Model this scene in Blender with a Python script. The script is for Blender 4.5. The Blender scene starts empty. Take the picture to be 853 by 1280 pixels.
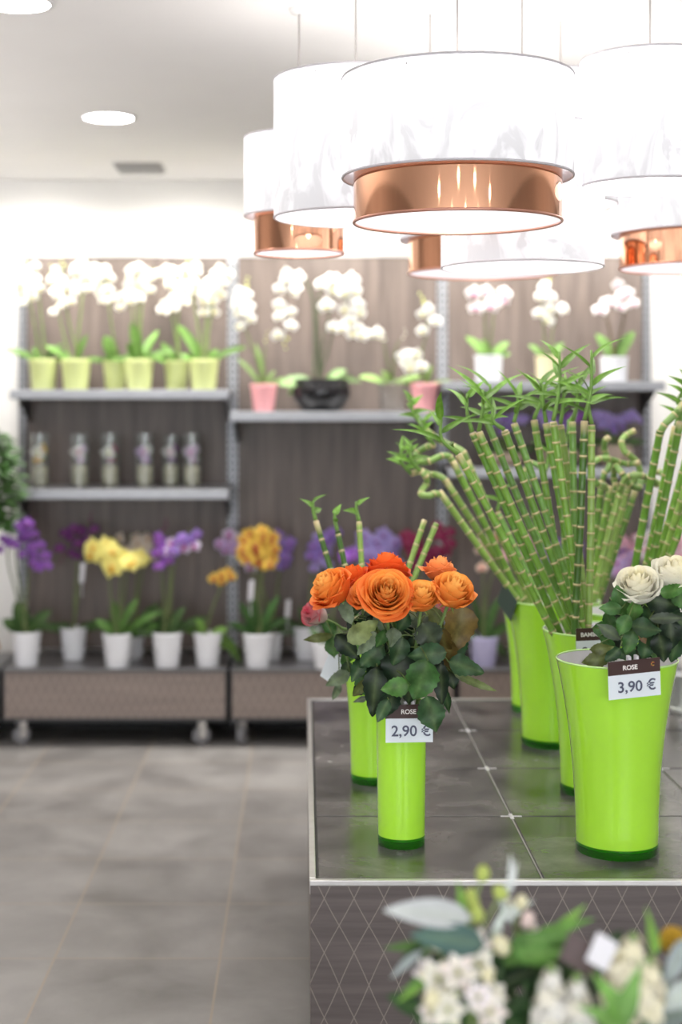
import bpy, math, random
from mathutils import Vector, Matrix, Euler

rnd = random.Random(7)
C = bpy.context.scene.collection
F, VX, VY, H = 1880.0, 380.0, 508.0, 1.5      # lens in pixels, vanishing point, eye height (m)
PI = math.pi

def P(px, py, D):
    return Vector(((px - VX) * D / F, D, H - (py - VY) * D / F))

# ------------------------------------------------------------------ materials
def new_mat(name):
    m = bpy.data.materials.new(name); m.use_nodes = True
    nt = m.node_tree
    return m, nt, nt.nodes['Principled BSDF']

def setp(b, **k):
    for n, v in k.items():
        n = n.replace('_', ' ')
        if n in b.inputs: b.inputs[n].default_value = v

def mat(name, col, rough=.5, metal=0, noise=0.0, nscale=8, **k):
    m, nt, b = new_mat(name)
    c = (*col, 1)
    setp(b, Base_Color=c, Roughness=rough, Metallic=metal, **k)
    if noise:
        tc = nt.nodes.new('ShaderNodeTexCoord'); n = nt.nodes.new('ShaderNodeTexNoise')
        n.inputs['Scale'].default_value = nscale; n.inputs['Detail'].default_value = 4
        r = nt.nodes.new('ShaderNodeValToRGB')
        r.color_ramp.elements[0].position = .3; r.color_ramp.elements[1].position = .7
        r.color_ramp.elements[0].color = (*[x * (1 - noise) for x in col], 1)
        r.color_ramp.elements[1].color = (*[min(1, x * (1 + noise)) for x in col], 1)
        nt.links.new(tc.outputs['Object'], n.inputs['Vector'])
        nt.links.new(n.outputs['Fac'], r.inputs['Fac']); nt.links.new(r.outputs['Color'], b.inputs['Base Color'])
    return m

def vmat(name, rough=.5, sss=0, trans=0, spec=.5, noise=.18, nscale=60):
    """Colour comes from the mesh's own vertex tint, broken up by a fine noise."""
    m, nt, b = new_mat(name)
    setp(b, Roughness=rough)
    b.inputs['Specular IOR Level'].default_value = spec
    a = nt.nodes.new('ShaderNodeAttribute'); a.attribute_name = 'Col'
    tc = nt.nodes.new('ShaderNodeTexCoord'); n = nt.nodes.new('ShaderNodeTexNoise')
    n.inputs['Scale'].default_value = nscale; n.inputs['Detail'].default_value = 3
    nt.links.new(tc.outputs['Object'], n.inputs['Vector'])
    mr = nt.nodes.new('ShaderNodeMapRange')
    mr.inputs['From Min'].default_value = .3; mr.inputs['From Max'].default_value = .7
    mr.inputs['To Min'].default_value = 1 - noise; mr.inputs['To Max'].default_value = 1 + noise
    nt.links.new(n.outputs['Fac'], mr.inputs['Value'])
    mx = nt.nodes.new('ShaderNodeVectorMath'); mx.operation = 'SCALE'
    nt.links.new(a.outputs['Color'], mx.inputs[0]); nt.links.new(mr.outputs['Result'], mx.inputs['Scale'])
    nt.links.new(mx.outputs['Vector'], b.inputs['Base Color'])
    if trans:
        t = nt.nodes.new('ShaderNodeBsdfTranslucent'); s = nt.nodes.new('ShaderNodeMixShader')
        s.inputs['Fac'].default_value = trans
        nt.links.new(mx.outputs['Vector'], t.inputs['Color'])
        nt.links.new(b.outputs[0], s.inputs[1]); nt.links.new(t.outputs[0], s.inputs[2])
        nt.links.new(s.outputs[0], nt.nodes['Material Output'].inputs['Surface'])
    return m

def math_node(nt, op, a, b=None, c=None):
    n = nt.nodes.new('ShaderNodeMath'); n.operation = op
    for i, v in enumerate((a, b, c)):
        if v is None: continue
        if isinstance(v, (int, float)): n.inputs[i].default_value = v
        else: nt.links.new(v, n.inputs[i])
    return n.outputs[0]

def wood(name, dark, light, grain='Z', lines=None, rough=.45):
    """Grey-brown laminate with a stretched grain; lines = lattice of engraved curves (pitch, height)."""
    m, nt, b = new_mat(name); setp(b, Roughness=rough)
    tc = nt.nodes.new('ShaderNodeTexCoord'); mp = nt.nodes.new('ShaderNodeMapping')
    mp.inputs['Scale'].default_value = (14, 14, .9) if grain == 'Z' else (1.2, 14, 22)
    nt.links.new(tc.outputs['Object'], mp.inputs['Vector'])
    n = nt.nodes.new('ShaderNodeTexNoise'); n.inputs['Scale'].default_value = 2.2
    n.inputs['Detail'].default_value = 6; n.inputs['Roughness'].default_value = .6
    nt.links.new(mp.outputs['Vector'], n.inputs['Vector'])
    r = nt.nodes.new('ShaderNodeValToRGB')
    r.color_ramp.elements[0].position = .3; r.color_ramp.elements[1].position = .72
    r.color_ramp.elements[0].color = (*dark, 1); r.color_ramp.elements[1].color = (*light, 1)
    nt.links.new(n.outputs['Fac'], r.inputs['Fac'])
    out = r.outputs['Color']
    if lines:
        px, pz, lw = lines
        sx = nt.nodes.new('ShaderNodeSeparateXYZ'); nt.links.new(tc.outputs['Object'], sx.inputs[0])
        u = math_node(nt, 'DIVIDE', sx.outputs['X'], px)
        # lattice rows get shallower downwards, lines bow like an ogee
        v0 = math_node(nt, 'DIVIDE', sx.outputs['Z'], pz)
        v = math_node(nt, 'ADD', v0, math_node(nt, 'MULTIPLY', math_node(nt, 'SINE', math_node(nt, 'MULTIPLY', v0, 3.1416)), .045))
        res = None
        for op in ('ADD', 'SUBTRACT'):
            s = math_node(nt, op, u, v)
            fr = math_node(nt, 'PINGPONG', s, .5)
            l = math_node(nt, 'LESS_THAN', fr, lw)
            res = l if res is None else math_node(nt, 'MAXIMUM', res, l)
        mix = nt.nodes.new('ShaderNodeMix'); mix.data_type = 'RGBA'
        nt.links.new(math_node(nt, 'MULTIPLY', res, .6), mix.inputs['Factor'])
        nt.links.new(out, mix.inputs['A']); mix.inputs['B'].default_value = (.30, .26, .225, 1)
        out = mix.outputs['Result']
        bp = nt.nodes.new('ShaderNodeBump'); bp.inputs['Strength'].default_value = .4; bp.inputs['Distance'].default_value = .003
        bp.invert = True
        nt.links.new(res, bp.inputs['Height']); nt.links.new(bp.outputs['Normal'], b.inputs['Normal'])
    nt.links.new(out, b.inputs['Base Color'])
    return m

def slate(name, dark, light, rough, seam=None, seamcol=(.3, .25, .2), seamw=.006, loc=(0, 0, 0), nsc=2.6):
    m, nt, b = new_mat(name)
    tc = nt.nodes.new('ShaderNodeTexCoord'); mp = nt.nodes.new('ShaderNodeMapping')
    mp.inputs['Location'].default_value = loc
    nt.links.new(tc.outputs['Object'], mp.inputs['Vector'])
    n = nt.nodes.new('ShaderNodeTexNoise'); n.inputs['Scale'].default_value = nsc; n.inputs['Detail'].default_value = 9
    n.inputs['Roughness'].default_value = .62; n.inputs['Distortion'].default_value = .35
    nt.links.new(mp.outputs['Vector'], n.inputs['Vector'])
    fac = n.outputs['Fac']
    if seam:
        br = nt.nodes.new('ShaderNodeTexBrick'); br.offset = 0; br.squash = 1
        br.inputs['Scale'].default_value = 1; br.inputs['Brick Width'].default_value = seam
        br.inputs['Row Height'].default_value = seam; br.inputs['Mortar Size'].default_value = seamw / 2
        br.inputs['Mortar Smooth'].default_value = .3
        br.inputs['Color1'].default_value = (0, 0, 0, 1); br.inputs['Color2'].default_value = (1, 1, 1, 1)
        br.inputs['Mortar'].default_value = (.5, .5, .5, 1)
        nt.links.new(mp.outputs['Vector'], br.inputs['Vector'])
        tile = nt.nodes.new('ShaderNodeSeparateColor'); nt.links.new(br.outputs['Color'], tile.inputs[0])
        fac = math_node(nt, 'ADD', fac, math_node(nt, 'MULTIPLY', math_node(nt, 'SUBTRACT', tile.outputs[0], .5), .16))
    r = nt.nodes.new('ShaderNodeValToRGB')
    r.color_ramp.elements[0].position = .33; r.color_ramp.elements[1].position = .68
    r.color_ramp.elements[0].color = (*dark, 1); r.color_ramp.elements[1].color = (*light, 1)
    nt.links.new(fac, r.inputs['Fac'])
    out = r.outputs['Color']
    if seam:
        mix = nt.nodes.new('ShaderNodeMix'); mix.data_type = 'RGBA'
        nt.links.new(br.outputs['Fac'], mix.inputs['Factor']); nt.links.new(out, mix.inputs['A'])
        mix.inputs['B'].default_value = (*seamcol, 1); out = mix.outputs['Result']
    nt.links.new(out, b.inputs['Base Color'])
    mr = nt.nodes.new('ShaderNodeMapRange'); mr.inputs['To Min'].default_value = rough * .75; mr.inputs['To Max'].default_value = rough * 1.3
    nt.links.new(n.outputs['Fac'], mr.inputs['Value']); nt.links.new(mr.outputs['Result'], b.inputs['Roughness'])
    bp = nt.nodes.new('ShaderNodeBump'); bp.inputs['Strength'].default_value = .12; bp.inputs['Distance'].default_value = .01
    nt.links.new(n.outputs['Fac'], bp.inputs['Height']); nt.links.new(bp.outputs['Normal'], b.inputs['Normal'])
    return m

def emis(name, col, s):
    m, nt, b = new_mat(name)
    setp(b, Base_Color=(*col, 1), Emission_Color=(*col, 1), Emission_Strength=s, Roughness=.7)
    return m

def shade_mat(name, s, z0, z1, marble=True):
    """Marbled white fabric that emits its own glow, weaker towards its lower edge."""
    m, nt, b = new_mat(name); setp(b, Roughness=.6, Base_Color=(.38, .37, .385, 1), Emission_Color=(.99, .98, 1, 1))
    tc = nt.nodes.new('ShaderNodeTexCoord'); sx = nt.nodes.new('ShaderNodeSeparateXYZ')
    nt.links.new(tc.outputs['Object'], sx.inputs[0])
    mp = nt.nodes.new('ShaderNodeMapping'); mp.inputs['Scale'].default_value = (9, 9, 5)
    nt.links.new(tc.outputs['Object'], mp.inputs['Vector'])
    w = nt.nodes.new('ShaderNodeTexNoise'); w.inputs['Scale'].default_value = 1.1; w.inputs['Detail'].default_value = 3
    w.inputs['Distortion'].default_value = 2.5
    nt.links.new(mp.outputs['Vector'], w.inputs['Vector'])
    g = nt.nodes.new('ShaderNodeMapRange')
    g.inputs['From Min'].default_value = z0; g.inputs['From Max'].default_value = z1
    g.inputs['To Min'].default_value = .62; g.inputs['To Max'].default_value = 1.0  # bulb light painted into the emission, fading downwards
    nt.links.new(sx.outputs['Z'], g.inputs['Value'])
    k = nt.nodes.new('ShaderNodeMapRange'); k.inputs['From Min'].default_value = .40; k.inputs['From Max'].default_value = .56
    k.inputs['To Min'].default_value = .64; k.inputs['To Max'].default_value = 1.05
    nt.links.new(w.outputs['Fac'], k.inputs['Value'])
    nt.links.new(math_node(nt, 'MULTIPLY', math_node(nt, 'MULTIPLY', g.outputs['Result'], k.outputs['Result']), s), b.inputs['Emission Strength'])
    return m

M = {}
M['wall'] = mat('wall_paint', (.86, .85, .83), .8, noise=.02, nscale=3)
M['ceil'] = mat('ceiling_paint', (.90, .885, .88), .9, noise=.02, nscale=2)
M['sidewall'] = mat('side_wall_paint', (.34, .30, .28), .8, noise=.05, nscale=2)
M['floor'] = slate('floor_slate', (.15, .142, .138), (.27, .26, .252), .42, seam=.45, seamcol=(.28, .235, .19), seamw=.008, loc=(.228, -.037, 0))
M['tile'] = slate('table_slate', (.018, .017, .018), (.17, .158, .156), .24, nsc=4.2)
M['panelwood'] = wood('panel_wood', (.078, .060, .052), (.172, .134, .116), 'Z')
M['lattice'] = wood('lattice_wood', (.066, .054, .052), (.128, .104, .099), 'X', lines=(.059, .118, .017))
M['lattice_far'] = wood('lattice_wood_small', (.17, .13, .115), (.24, .19, .165), 'X', lines=(.042, .085, .06))
M['alu'] = mat('brushed_aluminium', (.62, .61, .60), .35, .75, noise=.06, nscale=30)
M['steel'] = mat('grey_steel', (.34, .35, .375), .38, .35, noise=.05, nscale=20)
M['steel_dark'] = mat('dark_steel', (.045, .046, .05), .5, .3)
M['black'] = mat('black_board', (.012, .012, .012), .7)
M['tray'] = mat('dark_tray', (.10, .10, .105), .3, .2, noise=.1)
M['rubber'] = mat('grey_rubber', (.20, .20, .215), .5)
M['chrome'] = mat('chrome', (.75, .75, .76), .18, 1)
M['white_metal'] = mat('white_trim', (.85, .85, .85), .5)
M['grey_slat'] = mat('grey_slat', (.55, .54, .53), .6)
M['joint'] = mat('tile_joint', (.30, .29, .28), .7)
M['lime'] = mat('lime_glass', (.42, .84, .045), .12, noise=.03, nscale=3, Coat_Weight=.6, Coat_Roughness=.03)
M['limebase'] = mat('green_glass_base', (.03, .30, .008), .04, Transmission_Weight=.7, IOR=1.45)
M['limerim'] = mat('pale_green_rim', (.55, .86, .30), .08, Coat_Weight=.5)
M['lining'] = mat('white_lining', (.82, .82, .83), .3)
M['copper'] = mat('polished_copper', (.90, .47, .285), .045, 1)
M['copper_rim'] = mat('copper_rim', (.62, .30, .22), .35, .6)
M['shade_rim'] = mat('shade_rim', (.60, .57, .60), .5)
M['shade_in'] = emis('shade_lining', (.95, .94, 1.0), .16); setp(M['shade_in'].node_tree.nodes['Principled BSDF'], Base_Color=(.45, .44, .47, 1))
M['fill_glow'] = emis('ceiling_fill_glow', (1, .97, .93), 1.5)
M['cord'] = mat('pale_cord', (.42, .39, .38), .6)
M['glow'] = emis('lamp_glow', (1, .97, .92), 35.0)
M['leaf'] = vmat('leaf', .48, trans=.12, spec=.3, noise=.25)
M['darkleaf'] = vmat('rose_leaf',   .44, trans=.05, spec=.28, noise=.4, nscale=45)
M['petal'] = vmat('petal', .6, trans=.28, spec=.25, noise=.07, nscale=40)
M['cane'] = vmat('cane', .32, noise=.14, nscale=25)
M['stem'] = vmat('stem', .5, noise=.15)
M['pot_green'] = mat('pale_green_ceramic', (.56, .62, .26), .3, noise=.04)
M['pot_white'] = mat('white_ceramic', (.78, .79, .83), .25, noise=.03)
M['pot_pink'] = mat('pink_ceramic', (.78, .36, .38), .3, noise=.04)
M['pot_black'] = mat('black_ceramic', (.012, .012, .014), .10)
M['pot_lilac'] = mat('lilac_ceramic', (.47, .45, .68), .3, noise=.04)
M['pot_cream'] = mat('cream_ceramic', (.78, .70, .45), .35, noise=.04)
M['pot_beige'] = mat('beige_ceramic', (.42, .33, .26), .5, noise=.1)
M['zinc'] = mat('zinc', (.55, .55, .57), .35, .6, noise=.1)
M['soil'] = mat('bark_soil', (.075, .045, .025), .9, noise=.4, nscale=70)
M['gravel'] = mat('gravel', (.50, .46, .34), .8, noise=.8, nscale=90)
M['card_white'] = mat('card_white', (.76, .83, .88), .35)
M['card_brown'] = mat('card_brown', (.045, .018, .015), .4)
M['card_dark'] = mat('card_dark', (.02, .05, .035), .4)
M['ink'] = mat('card_ink', (.075, .085, .14), .5)
M['ink_white'] = mat('card_ink_white', (.85, .83, .8), .5)
M['gold'] = mat('emblem_gold', (.55, .36, .05), .5)
M['red'] = mat('emblem_red', (.5, .05, .04), .5)
M['tagpaper'] = mat('tag_paper', (.66, .65, .69), .5)
M['wicker'] = mat('wicker', (.42, .25, .12), .7, noise=.4, nscale=60)
M['felt'] = vmat('felt_leaf', .8, noise=.12)

def glass_mat():
    m, nt, b = new_mat('clear_plastic')
    g = nt.nodes.new('ShaderNodeBsdfGlossy'); g.inputs['Roughness'].default_value = .08
    t = nt.nodes.new('ShaderNodeBsdfTransparent'); t.inputs['Color'].default_value = (.93, .95, .94, 1)
    fr = nt.nodes.new('ShaderNodeFresnel'); fr.inputs['IOR'].default_value = 1.35
    s = nt.nodes.new('ShaderNodeMixShader')
    nt.links.new(math_node(nt, 'ADD', math_node(nt, 'MULTIPLY', fr.outputs[0], .6), .02), s.inputs[0]); nt.links.new(t.outputs[0], s.inputs[1]); nt.links.new(g.outputs[0], s.inputs[2])
    d = nt.nodes.new('ShaderNodeBsdfDiffuse'); d.inputs['Color'].default_value = (.9, .9, .92, 1)
    s2 = nt.nodes.new('ShaderNodeMixShader'); s2.inputs[0].default_value = .035
    nt.links.new(s.outputs[0], s2.inputs[1]); nt.links.new(d.outputs[0], s2.inputs[2])
    nt.links.new(s2.outputs[0], nt.nodes['Material Output'].inputs['Surface'])
    return m
M['glass'] = glass_mat()

# ------------------------------------------------------------------ mesh building
class MB:
    def __init__(s): s.v, s.f, s.c, s.mi = [], [], [], []; s.col = (1, 1, 1); s.m = 0
    def vert(s, p, col=None):
        s.v.append(tuple(p)); s.c.append(col or s.col); return len(s.v) - 1
    def face(s, idx): s.f.append(tuple(idx)); s.mi.append(s.m)
    def box(s, a, b):
        x0, y0, z0 = a; x1, y1, z1 = b
        i = [s.vert(p) for p in ((x0,y0,z0),(x1,y0,z0),(x1,y1,z0),(x0,y1,z0),(x0,y0,z1),(x1,y0,z1),(x1,y1,z1),(x0,y1,z1))]
        for q in ((3,2,1,0),(4,5,6,7),(0,1,5,4),(1,2,6,5),(2,3,7,6),(3,0,4,7)): s.face([i[k] for k in q])
        return s
    def obox(s, c, ax, ay, az):
        c, ax, ay, az = map(Vector, (c, ax, ay, az))
        i = [s.vert(c + ax*a + ay*b + az*d) for a, b, d in ((-1,-1,-1),(1,-1,-1),(1,1,-1),(-1,1,-1),(-1,-1,1),(1,-1,1),(1,1,1),(-1,1,1))]
        for q in ((3,2,1,0),(4,5,6,7),(0,1,5,4),(1,2,6,5),(2,3,7,6),(3,0,4,7)): s.face([i[k] for k in q])
        return s
    def lathe(s, prof, c=(0,0,0), seg=32, close=False):
        """prof: list of (radius, z)."""
        rows = []
        for r, z in prof:
            if r < 1e-6: rows.append([s.vert((c[0], c[1], c[2]+z))])
            else: rows.append([s.vert((c[0]+r*math.cos(2*PI*k/seg), c[1]+r*math.sin(2*PI*k/seg), c[2]+z)) for k in range(seg)])
        n = len(rows)
        for a in range(n if close else n-1):
            A, B = rows[a], rows[(a+1) % n]
            for k in range(seg):
                k2 = (k+1) % seg
                if len(A) == 1 and len(B) == 1: continue
                if len(A) == 1: s.face((A[0], B[k2], B[k]))
                elif len(B) == 1: s.face((A[k], A[k2], B[0]))
                else: s.face((A[k], A[k2], B[k2], B[k]))
        return s
    def tube(s, pts, rad, seg=8, cap=True, cols=None):
        pts = [Vector(p) for p in pts]; n = len(pts)
        if not hasattr(rad, '__len__'): rad = [rad]*n
        ref = None; rows = []
        for i, p in enumerate(pts):
            t = (pts[min(i+1, n-1)] - pts[max(i-1, 0)])
            if t.length < 1e-9: t = Vector((0,0,1))
            t.normalize()
            if ref is None: ref = t.orthogonal().normalized()
            else:
                ref = ref - t*ref.dot(t)
                ref = ref.normalized() if ref.length > 1e-6 else t.orthogonal().normalized()
            b = t.cross(ref)
            cc = cols[i] if cols else None
            rows.append([s.vert(p + (ref*math.cos(2*PI*k/seg) + b*math.sin(2*PI*k/seg))*rad[i], cc) for k in range(seg)])
        for a in range(n-1):
            for k in range(seg):
                s.face((rows[a][k], rows[a][(k+1)%seg], rows[a+1][(k+1)%seg], rows[a+1][k]))
        if cap: s.face(rows[0][::-1]); s.face(rows[-1])
        return s
    def grid(s, fn, nu, nv):
        """fn(u, v) -> (point, colour), u and v in 0..1"""
        idx = [[s.vert(*fn(i/nu, j/nv)) for j in range(nv+1)] for i in range(nu+1)]
        for i in range(nu):
            for j in range(nv): s.face((idx[i][j], idx[i+1][j], idx[i+1][j+1], idx[i][j+1]))
        return s
    def ball(s, c, r, sc=(1,1,1), seg=10, rings=6, col=None):
        old = s.col
        if col: s.col = col
        st = len(s.v)
        s.lathe([(r*math.sin(PI*k/rings), -r*math.cos(PI*k/rings)) for k in range(rings+1)], (0,0,0), seg)
        for i in range(st, len(s.v)):
            x, y, z = s.v[i]; s.v[i] = (c[0]+x*sc[0], c[1]+y*sc[1], c[2]+z*sc[2])
        s.col = old
        return s
    def mesh(s, name, mats, origin=(0,0,0), smooth=True):
        me = bpy.data.meshes.new(name)
        o = Vector(origin)
        me.from_pydata([tuple(Vector(v)-o) for v in s.v], [], s.f)
        if not isinstance(mats, (list, tuple)): mats = [mats]
        for m in mats: me.materials.append(m)
        me.polygons.foreach_set('material_index', s.mi)
        if smooth: me.polygons.foreach_set('use_smooth', [True]*len(s.f))
        a = me.color_attributes.new('Col', 'FLOAT_COLOR', 'POINT')
        a.data.foreach_set('color', [x for c in s.c for x in (*c, 1)])
        me.update()
        return me
    def build(s, name, mats, parent=None, origin=None, smooth=False, bevel=0, autosmooth=None):
        if origin is None: origin = parent['_o'] if parent is not None and '_o' in parent else (0,0,0)
        me = s.mesh(name, mats, origin, smooth)
        if autosmooth: 
            try: me.set_sharp_from_angle(angle=math.radians(autosmooth))
            except Exception: pass
        o = bpy.data.objects.new(name, me); C.objects.link(o)
        if parent is not None: o.parent = parent
        if bevel:
            b = o.modifiers.new('bevel', 'BEVEL'); b.width = bevel; b.segments = 2; b.limit_method = 'ANGLE'
        return o

roots = []
def thing(name, label, cat, loc=(0,0,0), group=None):
    o = bpy.data.objects.new(name, None); C.objects.link(o)
    o.location = loc; o.empty_display_size = .05
    o['label'] = label; o['category'] = cat; o['_o'] = tuple(loc)
    if group: o['group'] = group
    roots.append(o)
    return o
def struct(o): o['kind'] = 'structure'; return o
def place(mesh, name, parent, pos, rot, scale=1.0):
    """A copy of a shared mesh as a part: world position, rotation matrix or Euler."""
    o = bpy.data.objects.new(name, mesh); C.objects.link(o); o.parent = parent
    R = rot if isinstance(rot, Matrix) else rot.to_matrix()
    sc = scale if hasattr(scale, '__len__') else (scale,)*3
    o.matrix_local = Matrix.Translation(Vector(pos) - Vector(parent['_o'])) @ R.to_4x4() @ Matrix.Diagonal((*sc, 1))
    return o
def bez(pts, n=14):
    """Smooth (Catmull-Rom) curve through points."""
    pts = [Vector(p) for p in pts]
    if len(pts) == 2: return [pts[0].lerp(pts[1], i/n) for i in range(n+1)]
    q = [pts[0]*2-pts[1]] + pts + [pts[-1]*2-pts[-2]]
    out = []; m = len(pts)-1
    for i in range(n+1):
        x = i/n*m; k = min(int(x), m-1); t = x-k
        p0, p1, p2, p3 = q[k:k+4]
        out.append(.5*((2*p1)+(p2-p0)*t+(2*p0-5*p1+4*p2-p3)*t*t+(3*p1-p0-3*p2+p3)*t**3))
    return out
def mixc(a, b, t): return tuple(a[i]*(1-t)+b[i]*t for i in range(3))
def jit(c, a): k = 1 + rnd.uniform(-a, a); return tuple(max(0, x*k) for x in c)

def leaf(mb, base, a, n, L, W, col, bend=.25, fold=.25, kind='ovate', rib=None, back=None, nl=10, serr=.0, wave=0):
    """One leaf blade: base point, direction a, face normal n."""
    a = Vector(a).normalized(); n = Vector(n); n = (n - a*n.dot(a)).normalized(); b = a.cross(n)
    rib = rib or mixc(col, (.4, .52, .2), .12)
    ph = rnd.uniform(0, 6)
    def fn(u, v):
        t = u; sgn = (v-.5)*2
        if kind == 'ovate': w = math.sin(PI*min(1, t)**.8)**.8 * (1 - .25*t)
        elif kind == 'lance': w = (math.sin(PI*t**.55))*(1-.35*t)
        elif kind == 'strap': w = min(1, t*5+.25)*(1-max(0, t-.6)**2*5.6)
        else: w = math.sin(PI*t)
        w = max(w, 0.0)
        if t > .995: w = 0.0
        e = 1 + (serr if int(u*nl+.5) % 2 else -serr)*(abs(sgn) > .9)
        ang = bend*t
        ax = a*(L*t*(1-.28*abs(bend)*t*.5)) - n*(bend*L*t*t*.75)
        p = Vector(base) + ax + b*(W*.5*w*sgn*e) + n*(fold*W*.5*w*abs(sgn)) + n*(wave*W*math.sin(u*9+ph)*sgn)
        cc = mixc(rib, col, min(1, abs(sgn)*2.2))
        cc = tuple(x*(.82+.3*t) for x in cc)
        return p, cc
    mb.grid(fn, nl, 6)

# ------------------------------------------------------------------ room
CEIL = 2.584; BACK = 7.22
def plane_box(name, a, b, m, o=None, bevel=0):
    return struct(MB().box(a, b).build(name, m, origin=a if o is None else o, bevel=bevel))
fl = struct(MB().box((-4, -4, -.1), (4.4, BACK+.1, 0)).build('floor', M['floor'], origin=(0,0,0)))
struct(MB().box((-4, -4, CEIL), (4.4, BACK+.1, CEIL+.1)).build('ceiling', M['ceil'], origin=(0,0,0)))
struct(MB().box((-4, BACK, 0), (4.4, BACK+.1, CEIL)).build('wall_back', M['wall'], origin=(0,0,0)))
struct(MB().box((-4.1, -4, 0), (-4, BACK+.1, CEIL)).build('wall_left', M['sidewall'], origin=(0,0,0)))
struct(MB().box((4.4, -4, 0), (4.5, BACK+.1, CEIL)).build('wall_right', M['sidewall'], origin=(0,0,0)))
wf = MB()                                                          # shop front behind the viewer, two wide openings to the street
wf.box((-4, -4.1, 0), (-3.4, -4, CEIL)); wf.box((3.8, -4.1, 0), (4.4, -4, CEIL)); wf.box((-3.4, -4.1, 2.3), (3.8, -4, CEIL))
wf.box((-.1, -4.1, 0), (.5, -4, 2.3)); wf.box((-3.4, -4.1, 0), (-.1, -4, .25)); wf.box((.5, -4.1, 0), (3.8, -4, .25))
struct(wf.build('wall_front', M['sidewall'], origin=(0,0,0)))

def downlight(x, y, label, r=.095, power=26):
    t = thing('downlight', label, 'ceiling light', (x, y, CEIL), 'round downlights in the ceiling')
    MB().lathe([(r, 0), (r+.008, -.001), (r+.008, -.006), (r-.004, -.006)], (x, y, CEIL), 32).build('trim_ring', M['white_metal'], t, smooth=True)
    MB().lathe([(0, -.004), (r-.004, -.004)], (x, y, CEIL), 32).build('diffuser', M['glow'], t)
    l = bpy.data.lights.new('downlight_lamp', 'SPOT'); l.energy = power; l.spot_size = math.radians(150); l.spot_blend = .8
    l.shadow_soft_size = .09; l.color = (1, .95, .88)
    o = bpy.data.objects.new('downlight_lamp', l); C.objects.link(o); o.parent = t; o.location = (0, 0, -.02)
    return t
p = P(136, 146, F*(CEIL-H)/(VY-146))
downlight(p.x, p.y, 'round white downlight recessed in ceiling near the air vent')
p = P(18, 0, F*(CEIL-H)/(VY-0))
downlight(p.x, p.y+.02, 'round white downlight cut off by the top left corner')
for (x, y) in ((-.75, 2.3), (.6, .3), (-.75, .3), (1.9, .3), (.0, -.9), (.6, -2.2), (1.25, -.9), (-.75, -2.2), (-1.6, -.9), (1.9, -2.2), (2.6, -.9), (2.6, 2.2), (2.6, 4.6), (-2.4, 4.6), (-2.4, 2.2)):
    downlight(x, y, 'round white downlight outside the view, nearer the shop front', power=24)
# ceiling vent
vx, vy = P(175, 209, F*(CEIL-H)/(VY-209)).xy
t = thing('air_vent', 'small grey slotted air vent in ceiling by back wall', 'air vent', (vx, vy, CEIL))
MB().box((vx-.11, vy-.13, CEIL-.004), (vx+.11, vy+.13, CEIL)).build('frame', M['grey_slat'], t)
sl = MB()
for k in range(6): sl.obox((vx, vy-.1+.04*k, CEIL-.010), (.10, 0, 0), (0, .014, .006), (0, -.001, .002))
sl.build('slats', M['grey_slat'], t)

# added spots without fittings near the back wall, brightening wall and shelves from above
def wall_fill_spot(x, y, e, col=(1, .96, .9)):
    l = bpy.data.lights.new('wall_fill', 'SPOT'); l.energy = e; l.spot_size = math.radians(140); l.spot_blend = .9
    l.shadow_soft_size = .12; l.color = col
    o = bpy.data.objects.new('wall_fill', l); C.objects.link(o); o.location = (x, y, CEIL-.03)
    o.rotation_euler = (math.radians(22), 0, 0)
def up_fill(x, y, e, sx=2.2, sy=3.0):
    l = bpy.data.lights.new('ceiling_fill', 'AREA'); l.energy = e; l.shape = 'RECTANGLE'; l.size = sx; l.size_y = sy; l.color = (1, .95, .91)
    o = bpy.data.objects.new('ceiling_fill', l); C.objects.link(o); o.location = (x, y, 1.6); o.rotation_euler = (PI, 0, 0)
up_fill(-2.7, 4.6, 42); up_fill(3.2, 4.6, 30)  # unseen area lights added on both sides to brighten the ceiling
for x in (-1.25, -.55, .15, .85, 1.55): wall_fill_spot(x, 6.62, 84)

# ------------------------------------------------------------------ wall shelving
UX = [-1.327, -.335, .653, 1.618]; UY = 7.08
side = ['left', 'middle', 'right']
for k, x in enumerate(UX):
    lab = ['grey slotted steel upright at the left end of the shelving', 'grey slotted steel upright between left and middle shelf bays',
           'grey slotted steel upright between middle and right shelf bays', 'grey slotted steel upright at the right end of the shelving'][k]
    t = thing('shelf_upright', lab, 'upright', (x, UY, 0), 'slotted steel uprights')
    hw = .024 if k in (1, 2) else .017
    MB().box((x-hw, UY, 0), (x+hw, UY+.05, 2.215)).build('post', M['steel'], t)
    s = MB()
    for i in range(54):
        z = .40 + i*.033
        for dx in (-.5, .5):
            s.box((x+dx*hw-.0075, UY-.0015, z), (x+dx*hw+.0075, UY+.001, z+.018))
    s.build('slots', M['steel_dark'], t)
for k in range(3):
    x0, x1 = UX[k]+.024, UX[k+1]-.024
    t = thing('back_panel', 'grey-brown woodgrain back panel of the %s shelf bay' % side[k], 'panel', (x0, UY, .36), 'woodgrain back panels')
    MB().box((x0, UY+.012, .36), (x1, UY+.035, 2.205)).build('board', M['panelwood'], t)
    MB().box((x0, UY+.005, 2.205), (x1, UY+.04, 2.222)).build('top_rail', M['alu'], t)
SHELF = {}
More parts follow.
